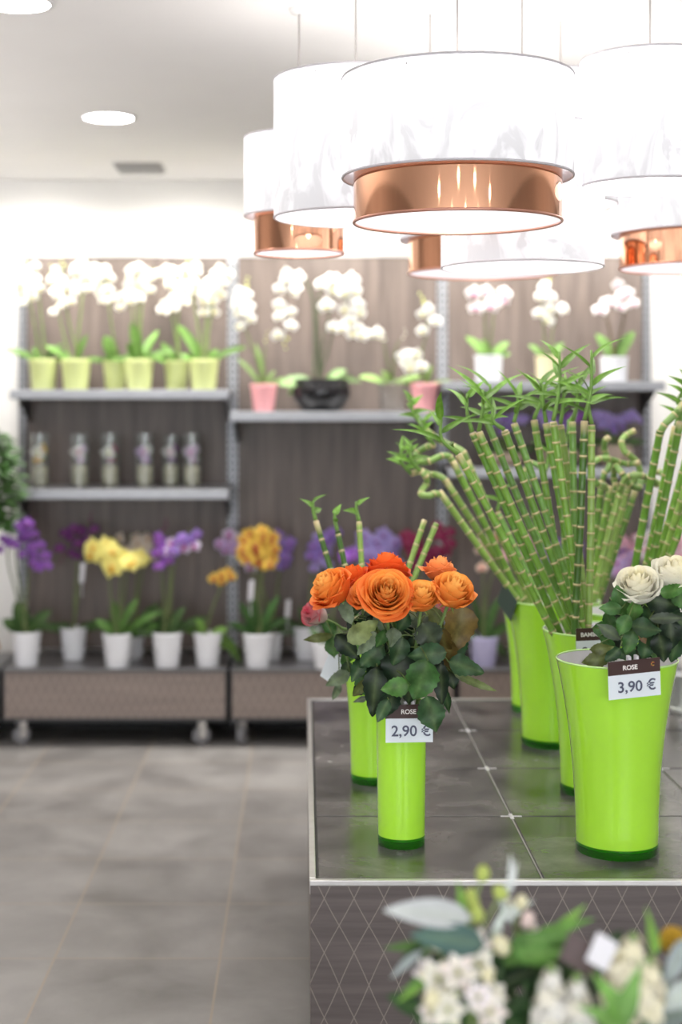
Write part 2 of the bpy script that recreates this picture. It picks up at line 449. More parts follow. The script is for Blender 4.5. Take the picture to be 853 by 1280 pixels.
def shelf(name, x0, x1, z, yf=6.66, thick=.043, lab=''):
    t = thing('display_shelf', lab, 'shelf', (x0, yf, z-thick), 'steel display shelves')
    MB().box((x0, yf, z-.012), (x1, UY-.004, z)).build('shelf_board', M['steel'], t)
    MB().box((x0, yf-.006, z-thick), (x1, yf+.006, z)).build('front_lip', M['steel'], t, bevel=.004)
    for s_ in (x0+.02, x1-.02):
        b = MB()
        pr = [(yf+.05, z-.014), (UY-.003, z-.014), (UY-.003, z-.15), (UY-.05, z-.145), (yf+.1, z-.045)]
        A = [b.vert((s_-.004, y, zz)) for y, zz in pr]; B = [b.vert((s_+.004, y, zz)) for y, zz in pr]
        b.face(A[::-1]); b.face(B)
        for i in range(5): b.face((A[i], A[(i+1)%5], B[(i+1)%5], B[i]))
        b.build('bracket', M['steel_dark'], t)
    SHELF[name] = z
def zs(y, D=6.66): return H-(y-VY)*D/F
shelf('L1', P(12,0,6.66).x, P(286,0,6.66).x, zs(487), lab='grey steel shelf carrying the pale green pots, left bay')
shelf('L2', P(8,0,6.66).x, P(286,0,6.66).x, zs(612), lab='grey steel shelf carrying clear flower tubes, left bay')
shelf('M1', P(287,0,6.66).x, P(551,0,6.66).x, zs(514.5), lab='grey steel shelf carrying pink pots and black bowl, middle bay')
shelf('R1', P(553,0,6.66).x, P(832,0,6.66).x, zs(476.5), lab='upper grey steel shelf carrying white pots, right bay')
shelf('R2', P(560,0,6.66).x, P(812,0,6.66).x, zs(585), lab='lower grey steel shelf behind the bamboo, right bay')
BZ = .345
def base_unit(x0, x1, lab, casters):
    t = thing('rolling_shelf_unit', lab, 'display base', (x0, 6.62, 0), 'rolling base units with lattice fronts')
    MB().box((x0+.008, 6.625, .127), (x1-.008, 6.64, BZ-.014)).build('front_panel', M['lattice_far'], t)
    MB().box((x0, 6.61, BZ-.012), (x1, 7.075, BZ)).build('tray_top', M['tray'], t, bevel=.003)
    b = MB(); b.box((x0, 6.64, .127), (x0+.016, 7.06, BZ-.012)); b.box((x1-.016, 6.64, .127), (x1, 7.06, BZ-.012)); b.box((x0, 6.64, .127), (x1, 7.06, .14))
    b.box((x0, 6.615, .115), (x1, 6.645, .127))
    b.build('carcass', M['steel_dark'], t)
    MB().box((x0, 7.0, .0), (x1, 7.02, .127)).build('plinth_board', M['black'], t)
    for cx, ang in casters:
        y = 6.68
        w = MB(); a = Vector((math.cos(ang), math.sin(ang), 0)); up = Vector((0,0,1))
        c = Vector((cx, y, .042)); f = Vector((-a.y, a.x, 0))
        rows = []
        pr = [(0,-.013),(.030,-.013),(.040,-.011),(.042,-.006),(.042,.006),(.040,.011),(.030,.013),(0,.013)]
        seg = 20
        for r, h_ in pr:
            rows.append([w.vert(c + a*h_ + (f*math.cos(2*PI*q/seg)+up*math.sin(2*PI*q/seg))*r) for q in range(seg)])
        for i in range(len(rows)-1):
            for q in range(seg): w.face((rows[i][q], rows[i][(q+1)%seg], rows[i+1][(q+1)%seg], rows[i+1][q]))
        fk = MB()
        for sgn in (-1, 1): fk.obox(c + a*sgn*.018 + up*.028, a*.002, f*.016, up*.034)
        fk.obox(c + up*.064, a*.02, f*.016, up*.003); fk.lathe([(0,.068),(.022,.068),(.022,.073),(0,.073)], (cx, y, 0), 16); fk.lathe([(.009,.07),(.009,.108)], (cx, y, 0), 12); fk.box((cx-.03, y-.025, .107), (cx+.03, y+.035, .115))
        fork = fk.build('caster', M['chrome'], t)
        wh = w.build('wheel', M['rubber'], fork, origin=t['_o'], smooth=True, autosmooth=40)
        h = MB()
        h.obox(c, a*.0145, f*.012, up*.012); h.build('wheel_hub', M['chrome'], fork, origin=t['_o'])
base_unit(-1.3275, -.339, 'low rolling base with lattice front, left bay, under white orchid pots', ((-1.255, -.9), (-.455, -1.25)))
base_unit(-.323, .665, 'low rolling base with lattice front, middle bay, behind the rose vases', ((-.27, -.45), (.58, -1.2)))
base_unit(.681, 1.67, 'low rolling base with lattice front, right bay, behind the bamboo', ((.75, -1.1), (1.58, -.9)))
base_unit(-2.33, -1.343, 'low rolling base continuing past the left edge of the view', ((-2.2, -1.2), (-1.45, -.9)))

# ------------------------------------------------------------------ orchids
def blossom_mesh(name, outer, inner, lip, seed=0):
    r = random.Random(seed); mb = MB()
    def petal(ang, L, W, cup, off=0.0):
        d = Vector((math.cos(ang), 0, math.sin(ang))); s = Vector((-math.sin(ang), 0, math.cos(ang)))
        def fn(u, v):
            sg = (v-.5)*2; w = math.sin(PI*min(1, .08+.92*u)**.75)**.7 if u < 1 else 0.02
            p = d*(L*u) + s*(W*.5*w*sg) + Vector((0, -1, 0))*(cup*(u*(1-u)*1.4) - .12*L*u*u + off - .06*L*abs(sg)**2*w)
            return p, mixc(inner, outer, min(1, max(0, (u-.08)*2.2)))
        mb.grid(fn, 5, 4)
    for a, L, W, c, o in ((90, .95, .62, .12, 0), (218, .95, .6, .12, 0), (322, .95, .6, .12, 0), (8, 1.0, 1.12, .2, .05), (172, 1.0, 1.12, .2, .05)):
        petal(math.radians(a+r.uniform(-5, 5)), L, W, c, o)
    mb.ball((0, -.17, -.14), .19, (1.0, .9, 1.2), 8, 5, lip)
    mb.ball((.13, -.2, -.08), .09, (1, .8, 1.2), 6, 4, lip); mb.ball((-.13, -.2, -.08), .09, (1, .8, 1.2), 6, 4, lip)
    mb.ball((0, -.12, .06), .08, (1, 1, 1), 6, 4, mixc(lip, (1, 1, 1), .5))
    return mb.mesh(name, M['petal'])
def bud_mesh(name, col):
    mb = MB(); mb.col = col; mb.lathe([(0, -.5), (.3, -.35), (.42, 0), (.3, .35), (0, .55)], (0,0,0), 8); return mb.mesh(name, M['petal'])
BL = {
 'white': blossom_mesh('blossom', (.93, .92, .88), (.86, .82, .52), (.78, .66, .2), 1),
 'snow': blossom_mesh('blossom', (.92, .92, .90), (.88, .87, .72), (.8, .74, .3), 2),
 'blush': blossom_mesh('blossom', (.93, .90, .90), (.88, .66, .72), (.62, .10, .3), 3),
 'purple': blossom_mesh('blossom', (.30, .095, .52), (.42, .22, .60), (.26, .02, .28), 4),
 'darkpurple': blossom_mesh('blossom', (.14, .03, .17), (.30, .10, .30), (.2, .02, .12), 5),
 'yellow': blossom_mesh('blossom', (.90, .84, .27), (.86, .72, .20), (.75, .45, .05), 6),
 'cream': blossom_mesh('blossom', (.72, .66, .58), (.70, .55, .42), (.6, .4, .2), 7),
 'lilac': blossom_mesh('blossom', (.60, .45, .76), (.70, .42, .66), (.42, .05, .34), 8),
 'pinklip': blossom_mesh('blossom', (.76, .68, .84), (.60, .24, .60), (.50, .03, .26), 9),
 'gold': blossom_mesh('blossom', (.83, .58, .10), (.62, .26, .05), (.50, .06, .04), 10),
 'violet': blossom_mesh('blossom', (.27, .17, .54), (.36, .22, .56), (.25, .04, .32), 11),
 'lavender': blossom_mesh('blossom', (.42, .34, .72), (.46, .36, .70), (.32, .12, .45), 12),
 'wine': blossom_mesh('blossom', (.24, .018, .07), (.33, .05, .13), (.2, .02, .05), 13),
 'pink': blossom_mesh('blossom', (.80, .42, .55), (.82, .6, .66), (.6, .1, .25), 14),
 'peach': blossom_mesh('blossom', (.80, .62, .50), (.75, .42, .3), (.6, .12, .12), 15),
}
BUD = {'green': bud_mesh('bud', (.62, .68, .22)), 'white': bud_mesh('bud', (.85, .85, .72)), 'dark': bud_mesh('bud', (.18, .03, .10))}

def pot_part(t, px, zb, zt, D, rt, m, kind='taper', soil=True):
    c = P(px, 0, D); h = zt-zb
    rb = rt*.78
    if kind == 'bowl':
        prof = [(0,.0),(rt*.62,0),(rt*.70,h*.04),(rt*.98,h*.42),(rt*1.02,h*.62),(rt*.95,h*.88),(rt*.92,h),(rt*.87,h),(rt*.86,h*.8),(0,h*.78)]
    elif kind == 'square':
        prof = [(0,0),(rt*.86,0),(rt*.9,h*.04),(rt*.98,h*.9),(rt*1.02,h*.92),(rt*1.02,h),(rt*.93,h),(rt*.92,h*.85),(0,h*.85)]
    else:
        prof = [(0,0),(rb*.96,0),(rb,h*.03),(rt*.955,h*.84),(rt*.96,h*.86),(rt*1.0,h*.88),(rt*1.01,h*.98),(rt*.99,h),(rt*.93,h),(rt*.91,h*.86),(0,h*.86)]
    o = MB().lathe(prof, (c.x, D, zb), 28).build('pot', m, t, smooth=True, autosmooth=40)
    if soil:
        MB().lathe([(0,h*.93),(rt*.4,h*.92),(rt*.9,h*.87)], (c.x, D, zb), 16).build('bark', M['soil'], t, smooth=True)

def orchid(label, px, ytop, z0, D, w, m, stems, leaves, group, kind='taper', name='potted_orchid', tag=None, leafcol=(.10, .24, .045), stemcol=(.12, .16, .05), cat='orchid'):
    """stems: (path in photo px, number of blossoms, blossom px, colour, fraction of stem that flowers, buds)"""
    c = P(px, 0, D); zt = zs(ytop, D); rt = w/2*D/F
    t = thing(name, label, cat, (c.x, D, z0), group)
    pot_part(t, px, z0, zt, D, rt, m, kind)
    top = Vector((c.x, D, z0+(zt-z0)*.9))
    for path, n, size, col, frac, buds in stems:
        m_ = len(path)
        dd = rnd.uniform(-.05, .04)
        pts = [top + Vector((rnd.uniform(-.3,.3)*rt, rnd.uniform(-.3,.3)*rt, 0))] + [P(x, y, D + dd*(i+1)/m_) for i, (x, y) in enumerate(path)]
        cv = bez(pts, 26)
        s = MB(); s.col = stemcol; s.tube(cv, [.0055-.003*i/26 for i in range(27)], 6)
        st = s.build('flower_stem', M['stem'], t, smooth=True)
        R = size/2*D/F
        for k in range(n):
            f = 1-frac + frac*(k+.5)/n
            x = f*26; i = min(int(x), 25); p = cv[i].lerp(cv[i+1], x-i)
            sd = 1 if k % 2 else -1
            p = p + Vector((sd*R*.75+rnd.uniform(-.3,.3)*R, -.025+rnd.uniform(-.025,.02), rnd.uniform(-.5,.35)*R))
            e = Euler((rnd.uniform(-.35,.2), rnd.uniform(-.3,.3), sd*rnd.uniform(0,.7)+rnd.uniform(-.2,.2)))
            place(BL[col], 'blossom', t, p, e, R*rnd.uniform(.9, 1.12))
        if buds:
            for k in range(3):
                p = cv[-1] + (cv[-1]-cv[-4]).normalized()*(.012+.022*k) + Vector((rnd.uniform(-.012,.012), 0, 0))
                place(BUD[buds], 'bud', t, p, Euler((0, rnd.uniform(-.6,.6), 0)), R*(.55-.1*k))
    for (ang, L, W, bend) in leaves:
        a = math.radians(ang); mb = MB()
        dy = rnd.uniform(-.45, .3)
        d = Vector((math.cos(a), dy, math.sin(a)))
        nrm = Vector((-math.sin(a)*.6*(1 if math.cos(a) > 0 else -1), -.75, abs(math.cos(a))*.9+.15))
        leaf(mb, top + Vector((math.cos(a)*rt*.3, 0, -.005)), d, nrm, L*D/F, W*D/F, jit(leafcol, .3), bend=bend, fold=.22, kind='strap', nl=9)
        mb.build('leaf', M['leaf'], t, smooth=True)
    if tag:
        tp = P(tag[0], tag[1], D-.05); mb = MB(); mb.obox(tp, (.011, 0, .002), (0, .0006, 0), (.003, 0, .045)); mb.obox(tp-Vector((.002,0,.06)), (.0015, 0, 0), (0, .0006, 0), (0, 0, .05)); mb.build('plant_tag', M['tagpaper'], t)
    return t

G1 = 'white orchids in pale green pots on the top left shelf'
z = SHELF['L1']
gl = (.105, .225, .04)
orchid('leftmost white orchid in pale green pot on top left shelf', 54, 449, z, 6.82, 37, M['pot_green'],
  [([(44,410),(36,370),(33,345)], 8, 16, 'white', .42, 'green'), ([(52,400),(47,360),(36,332)], 6, 15, 'white', .45, 'green')],
  [(140,48,12,.5),(20,36,14,.5),(60,34,12,.3),(110,24,10,.3)], G1, leafcol=gl, stemcol=(.16,.24,.06))
orchid('white orchid in pale green pot, second from left end of top left shelf', 95, 449, z, 6.80, 38, M['pot_green'],
  [([(88,410),(80,370),(68,345)], 9, 16, 'white', .45, 'green'), ([(100,400),(104,350),(98,330)], 8, 16, 'white', .5, None), ([(80,420),(74,385),(78,335)], 5, 15, 'white', .4, 'green')],
  [(75,40,12,.2),(135,44,13,.4),(30,24,11,.5)], G1, leafcol=gl, stemcol=(.16,.24,.06))
orchid('white orchid in a back row green pot with one broad upright leaf', 144, 451, z, 6.93, 31, M['pot_green'],
  [([(140,410),(133,360),(125,330)], 11, 16, 'white', .48, None)],
  [(105,40,20,.1),(150,30,12,.5),(50,22,11,.5)], G1, leafcol=gl, stemcol=(.16,.24,.06))
orchid('white orchid in green pot with leaf arching right, mid top left shelf', 174, 449, z, 6.80, 37, M['pot_green'],
  [([(168,410),(162,370),(158,385)], 5, 15, 'white', .4, None), ([(172,400),(170,360),(168,330)], 10, 16, 'white', .5, None), ([(176,405),(182,360),(192,335)], 7, 16, 'white', .42, None)],
  [(95,54,16,.15),(70,52,15,.2),(40,44,14,.55),(155,40,14,.5),(110,30,16,.2)], G1, leafcol=gl, stemcol=(.16,.24,.06))
orchid('white orchid in a back row green pot behind two brighter pots', 221, 451, z, 6.93, 32, M['pot_green'],
  [([(222,405),(224,365),(210,335)], 12, 16, 'white', .5, None), ([(218,410),(212,380),(210,390)], 4, 17, 'white', .35, None)],
  [(150,50,13,.45),(30,24,12,.4),(110,34,13,.4)], G1, leafcol=gl, stemcol=(.16,.24,.06))
orchid('rightmost white orchid in pale green pot beside the slotted upright', 255, 449, z, 6.80, 38, M['pot_green'],
  [([(246,400),(240,360),(238,330)], 8, 16, 'white', .42, 'green'), ([(258,400),(266,350),(262,392)], 12, 17, 'white', .62, None), ([(262,405),(272,360),(283,335)], 9, 16, 'white', .45, None)],
  [(35,56,13,.35),(115,60,16,.25),(140,28,12,.5),(60,24,12,.3)], G1, leafcol=gl, stemcol=(.16,.24,.06))

# middle bay shelf
z = SHELF['M1']; G2 = 'orchids on the middle shelf'
orchid('small white orchid in a pink pot beside the left upright of middle shelf', 330, 480, z, 6.80, 34, M['pot_pink'],
  [([(318,440),(304,400),(306,362)], 9, 17, 'snow', .40, 'green'), ([(330,450),(333,430)], 0, 10, 'snow', .3, 'green')],
  [(70,26,9,.3),(120,50,9,.3),(40,30,9,.4),(95,60,8,.2)], G2, leafcol=(.14, .22, .07))
orchid('large cascading white orchid in a shiny black bowl', 402, 474, z, 6.82, 72, M['pot_black'],
  [([(394,430),(391,375),(376,342),(361,356),(356,420)], 11, 19, 'snow', .30, 'green'),
   ([(398,430),(398,375),(412,352),(436,365),(444,402)], 13, 21, 'snow', .42, None),
   ([(410,440),(420,410),(440,412),(468,420)], 8, 20, 'snow', .45, 'white'),
   ([(402,440),(410,400),(424,360),(430,345)], 6, 24, 'snow', .4, None)],
  [(268,46,28,.0),(168,44,24,.4),(35,40,20,1.0),(190,36,22,.4),(55,30,16,.6)], G2, kind='bowl', leafcol=(.20, .32, .13), stemcol=(.05, .08, .03))
orchid('tiny plant in a clear glass pot with red stripes, middle shelf', 490, 476, z, 6.82, 36, M['glass'],
  [([(484,450),(480,428)], 0, 10, 'white', .3, 'white'), ([(494,440),(500,425)], 0, 10, 'white', .3, 'white')],
  [(150,40,13,.4),(30,38,12,.4),(110,22,10,.3)], G2, leafcol=(.22, .36, .10), cat='potted plant', name='potted_plant')
orchid('white orchid in a pink pot behind the bamboo leaves, middle shelf', 531, 479, z, 6.80, 36, M['pot_pink'],
  [([(528,440),(535,410),(530,382)], 4, 19, 'snow', .4, 'green'), ([(520,460),(515,440),(512,455)], 8, 19, 'snow', .75, None)],
  [(160,48,11,.3),(25,36,10,.4),(80,30,10,.2)], G2, leafcol=(.22, .34, .10))
# right bay top shelf
z = SHELF['R1']; G3 = 'small orchids in white pots on the top right shelf'
orchid('blush white orchid in the leftmost white pot on top right shelf', 611, 444, z, 6.82, 36, M['pot_white'],
  [([(607,410),(606,385),(598,362)], 4, 22, 'blush', .35, None), ([(616,410),(618,385),(622,362)], 4, 22, 'blush', .4, None)],
  [(120,42,17,.3),(55,32,15,.35),(30,24,13,.4),(100,26,15,.2)], G3, kind='square', leafcol=(.17, .32, .08))
orchid('white orchid in cream pot hidden behind bamboo tips', 685, 445, z, 6.82, 32, M['pot_cream'],
  [([(680,410),(678,385),(684,355)], 5, 20, 'snow', .42, 'green'), ([(690,420),(694,400),(694,385)], 2, 21, 'snow', .4, None)],
  [(60,28,14,.3),(130,30,14,.3)], G3, kind='square', leafcol=(.16, .30, .08))
orchid('white orchid with pink throats in the rightmost white pot, top right shelf', 768, 446, z, 6.82, 35, M['pot_white'],
  [([(762,410),(757,385),(770,370)], 4, 19, 'blush', .45, None), ([(778,410),(782,380),(776,352)], 5, 18, 'blush', .42, None)],
  [(115,40,22,.15),(65,44,18,.15)], G3, kind='square', leafcol=(.16, .31, .08), stemcol=(.10,.07,.03))
# right bay lower shelf
z = SHELF['R2']; G4 = 'lilac orchids on the lower right shelf'
for i, (x, y, n, lab) in enumerate(((632, 566, 5, 'lilac orchid in beige bowl at left of lower right shelf'), (700, 562, 5, 'lilac orchid in beige pot behind the upright bamboo canes'), (768, 556, 6, 'lilac orchid in beige bowl at right of lower right shelf'))):
    orchid(lab, x, y, z, 6.84, 46, M['pot_beige'],
      [([(x-8,545),(x-14,525),(x-22,518)], n, 15, 'lavender', .5, None), ([(x+4,540),(x+12,520),(x+26,524)], n, 15, 'purple' if i == 1 else 'lavender', .5, None), ([(x,540),(x+2,520)], 3, 15, 'violet', .5, None)],
      [(150,34,15,.5),(30,34,15,.5),(100,26,14,.3)], G4, leafcol=(.06,.13,.04), kind='bowl')

# orchids on the rolling bases
G5 = 'orchids in white pots on the rolling bases'
dl = (.035, .085, .022)
def yD(y): return F*(H-BZ)/(y-VY)
orchid('deep purple orchid in white pot at the left end of left base', 33, 789, BZ, yD(831.5), 37, M['pot_white'],
  [([(22,750),(10,700),(16,660),(30,655)], 10, 17, 'purple', .45, None), ([(28,750),(20,700),(26,665),(48,690),(54,712)], 11, 17, 'purple', .5, None), ([(34,740),(36,690),(40,660)], 5, 17, 'purple', .35, 'dark')],
  [(100,46,24,.2),(60,44,22,.4),(130,34,20,.4)], G5, leafcol=dl)
orchid('dark wine purple orchid set back with a white tag', 92, 784, BZ, yD(823), 34, M['pot_white'],
  [([(94,740),(96,700),(88,660),(80,690)], 7, 16, 'darkpurple', .5, 'dark'), ([(98,740),(104,690),(112,655)], 6, 17, 'darkpurple', .4, 'dark')],
  [(165,50,16,.3),(20,56,18,.4),(140,20,14,.4)], G5, leafcol=(.03,.07,.02), tag=(103,716))
orchid('cream orchid in white pot behind the yellow orchid', 166, 787, BZ, yD(822), 32, M['pot_white'],
  [([(170,740),(172,700),(160,665)], 5, 20, 'cream', .35, None), ([(174,740),(180,700),(176,668)], 6, 20, 'cream', .4, None)],
  [(30,56,16,.4),(60,50,16,.3)], G5, leafcol=dl)
orchid('pale yellow orchid in white pot on left base', 147, 791, BZ, yD(833), 38, M['pot_white'],
  [([(138,740),(136,700),(124,676)], 6, 31, 'yellow', .32, None), ([(150,740),(152,710),(150,700)], 5, 30, 'yellow', .35, None), ([(156,740),(160,700),(164,690)], 5, 29, 'yellow', .3, None)],
  [(70,62,15,.2),(95,50,16,.2),(45,62,14,.4),(125,34,14,.4),(15,44,14,.3),(30,52,14,.4)], G5, leafcol=(.07,.16,.035))
orchid('purple and pale orchid in white pot on left base, right of yellow one', 209, 790, BZ, yD(833), 38, M['pot_white'],
  [([(204,740),(203,700),(206,665)], 7, 18, 'purple', .4, 'dark'), ([(212,740),(214,700),(226,680),(243,690)], 7, 19, 'pinklip', .45, None), ([(214,740),(222,690),(240,662)], 6, 17, 'violet', .35, None)],
  [(100,40,18,.2),(40,56,17,.45),(150,40,18,.4),(70,44,17,.3)], G5, leafcol=(.035,.075,.025))
orchid('little gold orchid in white pot with a leaf drooping right', 260, 790, BZ, yD(832), 36, M['pot_white'],
  [([(266,760),(276,735),(284,715),(270,728)], 6, 17, 'gold', .42, None)],
  [(-15,54,22,.95),(150,30,14,.4),(40,24,14,.5),(110,28,12,.3)], G5, leafcol=(.13,.26,.05))
orchid('lilac orchid in white pot behind the golden orchid cluster', 338, 790, BZ, yD(823), 32, M['pot_white'],
  [([(330,740),(318,700),(296,665)], 9, 20, 'pinklip', .42, None), ([(346,740),(352,700),(356,670)], 9, 18, 'violet', .42, None), ([(330,740),(310,690),(280,680)], 8, 20, 'lilac', .32, None)],
  [(25,40,16,.4),(150,40,16,.4)], G5, leafcol=dl)
orchid('golden yellow orchid in white pot left of the roses', 322, 791, BZ, yD(833), 37, M['pot_white'],
  [([(318,740),(316,700),(310,675)], 9, 20, 'gold', .35, None), ([(326,740),(332,700),(334,668)], 12, 20, 'gold', .42, None), ([(322,740),(324,690),(322,660)], 8, 20, 'gold', .35, None)],
  [(95,60,14,.15),(70,60,14,.2),(45,46,12,.4),(140,40,13,.4),(110,50,13,.2)], G5, leafcol=(.035,.10,.025), tag=(314,738))
orchid('violet orchid set back in white pot just left of roses', 384, 783, BZ, yD(823), 36, M['pot_white'],
  [([(392,740),(402,700),(404,665)], 9, 18, 'lavender', .42, None), ([(388,740),(396,690),(424,662)], 7, 18, 'violet', .4, None)],
  [(150,46,15,.4),(30,40,15,.4),(100,34,14,.2)], G5, leafcol=(.04,.09,.03), tag=(360,762))
orchid('lavender orchid in white pot partly behind the red and white rose', 408, 803, BZ, yD(835), 36, M['pot_white'],
  [([(420,750),(432,700),(440,690)], 7, 18, 'purple', .3, None)], [(120,30,14,.4),(60,30,14,.4)], G5, leafcol=dl)
orchid('large lavender orchid behind the orange roses', 476, 790, BZ, yD(828), 36, M['pot_white'],
  [([(474,740),(470,700),(462,672)], 9, 24, 'lavender', .4, None), ([(480,740),(484,700),(486,668)], 9, 24, 'lavender', .42, None), ([(470,740),(456,700),(448,690)], 6, 22, 'lavender', .3, None)],
  [(30,40,16,.4),(150,40,16,.4)], G5, leafcol=dl)
orchid('wine red orchid in white pot behind short bamboo shoots', 538, 792, BZ, yD(829), 36, M['pot_white'],
  [([(528,740),(522,700),(514,664)], 9, 19, 'wine', .4, None), ([(542,740),(550,700),(556,656)], 9, 19, 'wine', .42, None), ([(536,740),(536,700),(530,690)], 5, 18, 'violet', .3, None)],
  [(30,40,16,.4),(150,40,16,.4)], G5, leafcol=dl)
orchid('peach orchid in lilac pot between roses and bamboo vases', 605, 795, BZ, yD(832), 36, M['pot_lilac'],
  [([(604,740),(606,700),(612,664)], 6, 18, 'peach', .4, None), ([(610,740),(622,700),(626,684)], 4, 18, 'pink', .3, None)],
  [(75,60,13,.2),(100,66,11,.15),(40,50,15,.4),(-25,44,20,.7),(150,40,15,.4)], G5, leafcol=(.05,.12,.03))
orchid('violet orchid in white pot behind the bamboo canes', 690, 792, BZ, yD(829), 36, M['pot_white'],
  [([(690,740),(690,700),(688,676)], 8, 20, 'violet', .4, None), ([(698,740),(712,700),(716,676)], 8, 20, 'violet', .4, None), ([(684,740),(664,690),(660,668)], 4, 18, 'pink', .4, None)],
  [(30,40,16,.4),(150,40,16,.4)], G5, leafcol=dl)
orchid('pink and violet orchid in white pot right of the bamboo canes', 772, 792, BZ, yD(829), 36, M['pot_white'],
  [([(776,740),(782,700),(790,672)], 8, 20, 'pink', .4, None), ([(770,740),(776,710),(784,694)], 6, 20, 'lilac', .35, None), ([(768,750),(764,720),(776,690)], 4, 18, 'violet', .3, None)],
  [(30,40,16,.4),(150,40,16,.4)], G5, leafcol=(.06,.05,.03))
orchid('blush orchid in white pot at the right edge of view', 834, 792, BZ, yD(831), 36, M['pot_white'],
  [([(828,740),(818,700),(808,664)], 8, 20, 'blush', .42, None), ([(838,740),(842,700),(836,672)], 8, 20, 'pink', .4, None)],
  [(30,40,16,.4),(150,40,16,.4)], G5, leafcol=(.06,.05,.03))

# flower tubes on the lower left shelf
z = SHELF['L2']; G6 = 'clear flower tubes on the lower left shelf'
tubes = ((50, 'snow', 'gold', 'clear tube with white and yellow bloom over gravel, leftmost of six'), (100, 'blush', 'pinklip', 'clear tube with pale pink bloom over gravel, second from left'),
         (138, 'snow', 'wine', 'clear tube with white and wine red blooms over gravel'), (181, 'lilac', 'snow', 'clear tube with lilac blooms trailing down over gravel'),
         (214, 'blush', 'darkpurple', 'clear tube set back with small pale bloom, fifth from left'), (240, 'pinklip', 'pinklip', 'clear tube with large pale lilac bloom, rightmost of six'))
for i, (px, c1, c2, lab) in enumerate(tubes):
    D = 6.86 if i != 4 else 6.93
    c = P(px, 0, D); r = 11.5*D/F; h = .245 if i != 4 else .235
    t = thing('flower_tube', lab, 'flower tube', (c.x, D, z), G6)
    MB().lathe([(0,.001),(r,.001),(r,h),(r-.001,h),(r-.0015,.004),(0,.004)], (c.x, D, z), 20).build('tube', M['glass'], t, smooth=True, autosmooth=40)
    g = MB(); g.lathe([(0,.006),(r*.93,.006),(r*.93,.085),(r*.7,.097),(0,.10)], (c.x, D, z), 16); g.build('gravel', M['gravel'], t, smooth=True)
    s = MB(); s.col = (.10,.16,.05); s.tube(bez([(c.x, D, z+.1), (c.x+.008, D, z+.15), (c.x, D-.005, z+.2)], 6), .003, 6); s.build('stem', M['stem'], t)
    R = .033
    place(BL[c1], 'blossom', t, (c.x-.006, D-.012, z+.16), Euler((-.2, 0, .2)), R*1.15)
    place(BL[c2], 'blossom', t, (c.x+.010, D-.003, z+.172), Euler((-.1, .3, -.3)), R*.95)
    place(BL[c1 if i == 3 else c2], 'blossom', t, (c.x+(.006 if i != 0 else -.008), D-.012, z+.125), Euler((-.2, 0, 0)), R*.7)
    lf = MB(); leaf(lf, (c.x, D, z+.11), (.5, -.2, .6), (-.4, -.8, .4), .05, .02, (.12,.2,.04), kind='strap'); lf.build('leaf', M['leaf'], t, smooth=True)

# leafy plant and wicker basket at the far left edge, both on the neighbouring base
px_, D = -60, 6.78
c = P(px_, 0, D); fc = P(-24, 0, 6.5)
t = thing('leafy_plant', 'bushy dark green plant at the left edge beside the shelves', 'plant', (c.x, D, BZ))
MB().lathe([(0,0),(.075,0),(.10,.17),(.105,.18),(.095,.18),(.09,.16),(0,.16)], (c.x, D, BZ), 24).build('pot', M['pot_beige'], t, smooth=True, autosmooth=40)
s = MB(); s.col = (.10,.07,.04)
for k in range(4):
    s.tube(bez([(c.x+rnd.uniform(-.02,.02), D, BZ+.15), (c.x+.02+rnd.uniform(-.03,.03), D-.1, .75), (fc.x+rnd.uniform(-.06,.06), 6.5+rnd.uniform(-.05,.05), 1.2)], 8), [.008-.0005*i for i in range(9)], 6)
s.build('trunk', M['stem'], t, smooth=True)
lf = MB()
for k in range(900):
    a = rnd.uniform(0, 2*PI); q = rnd.random()
    z_ = .97+.41*q; R_ = (.09+.075*math.sin(PI*(q*.9+.08)))*math.sqrt(rnd.random())
    b = Vector((fc.x+math.cos(a)*R_, 6.5+math.sin(a)*R_*.8, z_))
    d = Vector((math.cos(a), math.sin(a), rnd.uniform(-.5, .6)))
    leaf(lf, b, d, (rnd.uniform(-.4,.4), -.5, .7), rnd.uniform(.04,.075), rnd.uniform(.02,.032), jit((.022,.075,.012), .6), nl=4, bend=.4)
o = lf.build('foliage', M['darkleaf'], t, smooth=True)
bx = P(-17, 0, 6.72).x
t = thing('wicker_basket', 'brown wicker basket with round handle, cut by left edge', 'basket', (bx-.03, 6.72, BZ))
b = MB(); b.lathe([(0,0),(.055,0),(.075,.07),(.08,.09),(.074,.09),(.068,.07),(0,.02)], (bx-.03, 6.72, BZ), 24); b.build('bowl', M['wicker'], t, smooth=True)
b = MB(); b.tube([Vector((bx-.03+.085*math.cos(PI*k/20), 6.72, BZ+.07+.08*math.sin(PI*k/20))) for k in range(21)], .007, 8); b.build('handle', M['wicker'], t, smooth=True)

# ------------------------------------------------------------------ display table
TZ = .56; TX0, TX1, TY0, TY1 = .011, 1.862, 2.975, 4.83
t = thing('display_table', 'low display table with dark slate tile top and lattice front', 'table', (TX0, TY0, 0))
tl = MB(); xs0 = .026; ts = .45; gapx = .007; gapy = .0075
ysr = [TY0+.018+k*.4565 for k in range(5)]
for i in range(4):
    for j in range(4):
        tl.box((xs0+i*ts+gapx/2, ysr[j]+gapy/2, TZ-.012), (xs0+(i+1)*ts-gapx/2, ysr[j+1]-gapy/2, TZ))
tl.build('tile_top', M['tile'], t, bevel=.0012)
MB().box((TX0+.006, TY0+.025, TZ-.03), (TX1-.006, TY1-.006, TZ-.0012)).build('grout_bed', M['black'], t)
fr = MB()
fr.box((TX0, TY0, TZ-.009), (TX1, TY0+.014, TZ+.002)); fr.box((TX0, TY1-.012, TZ-.03), (TX1, TY1, TZ+.003))
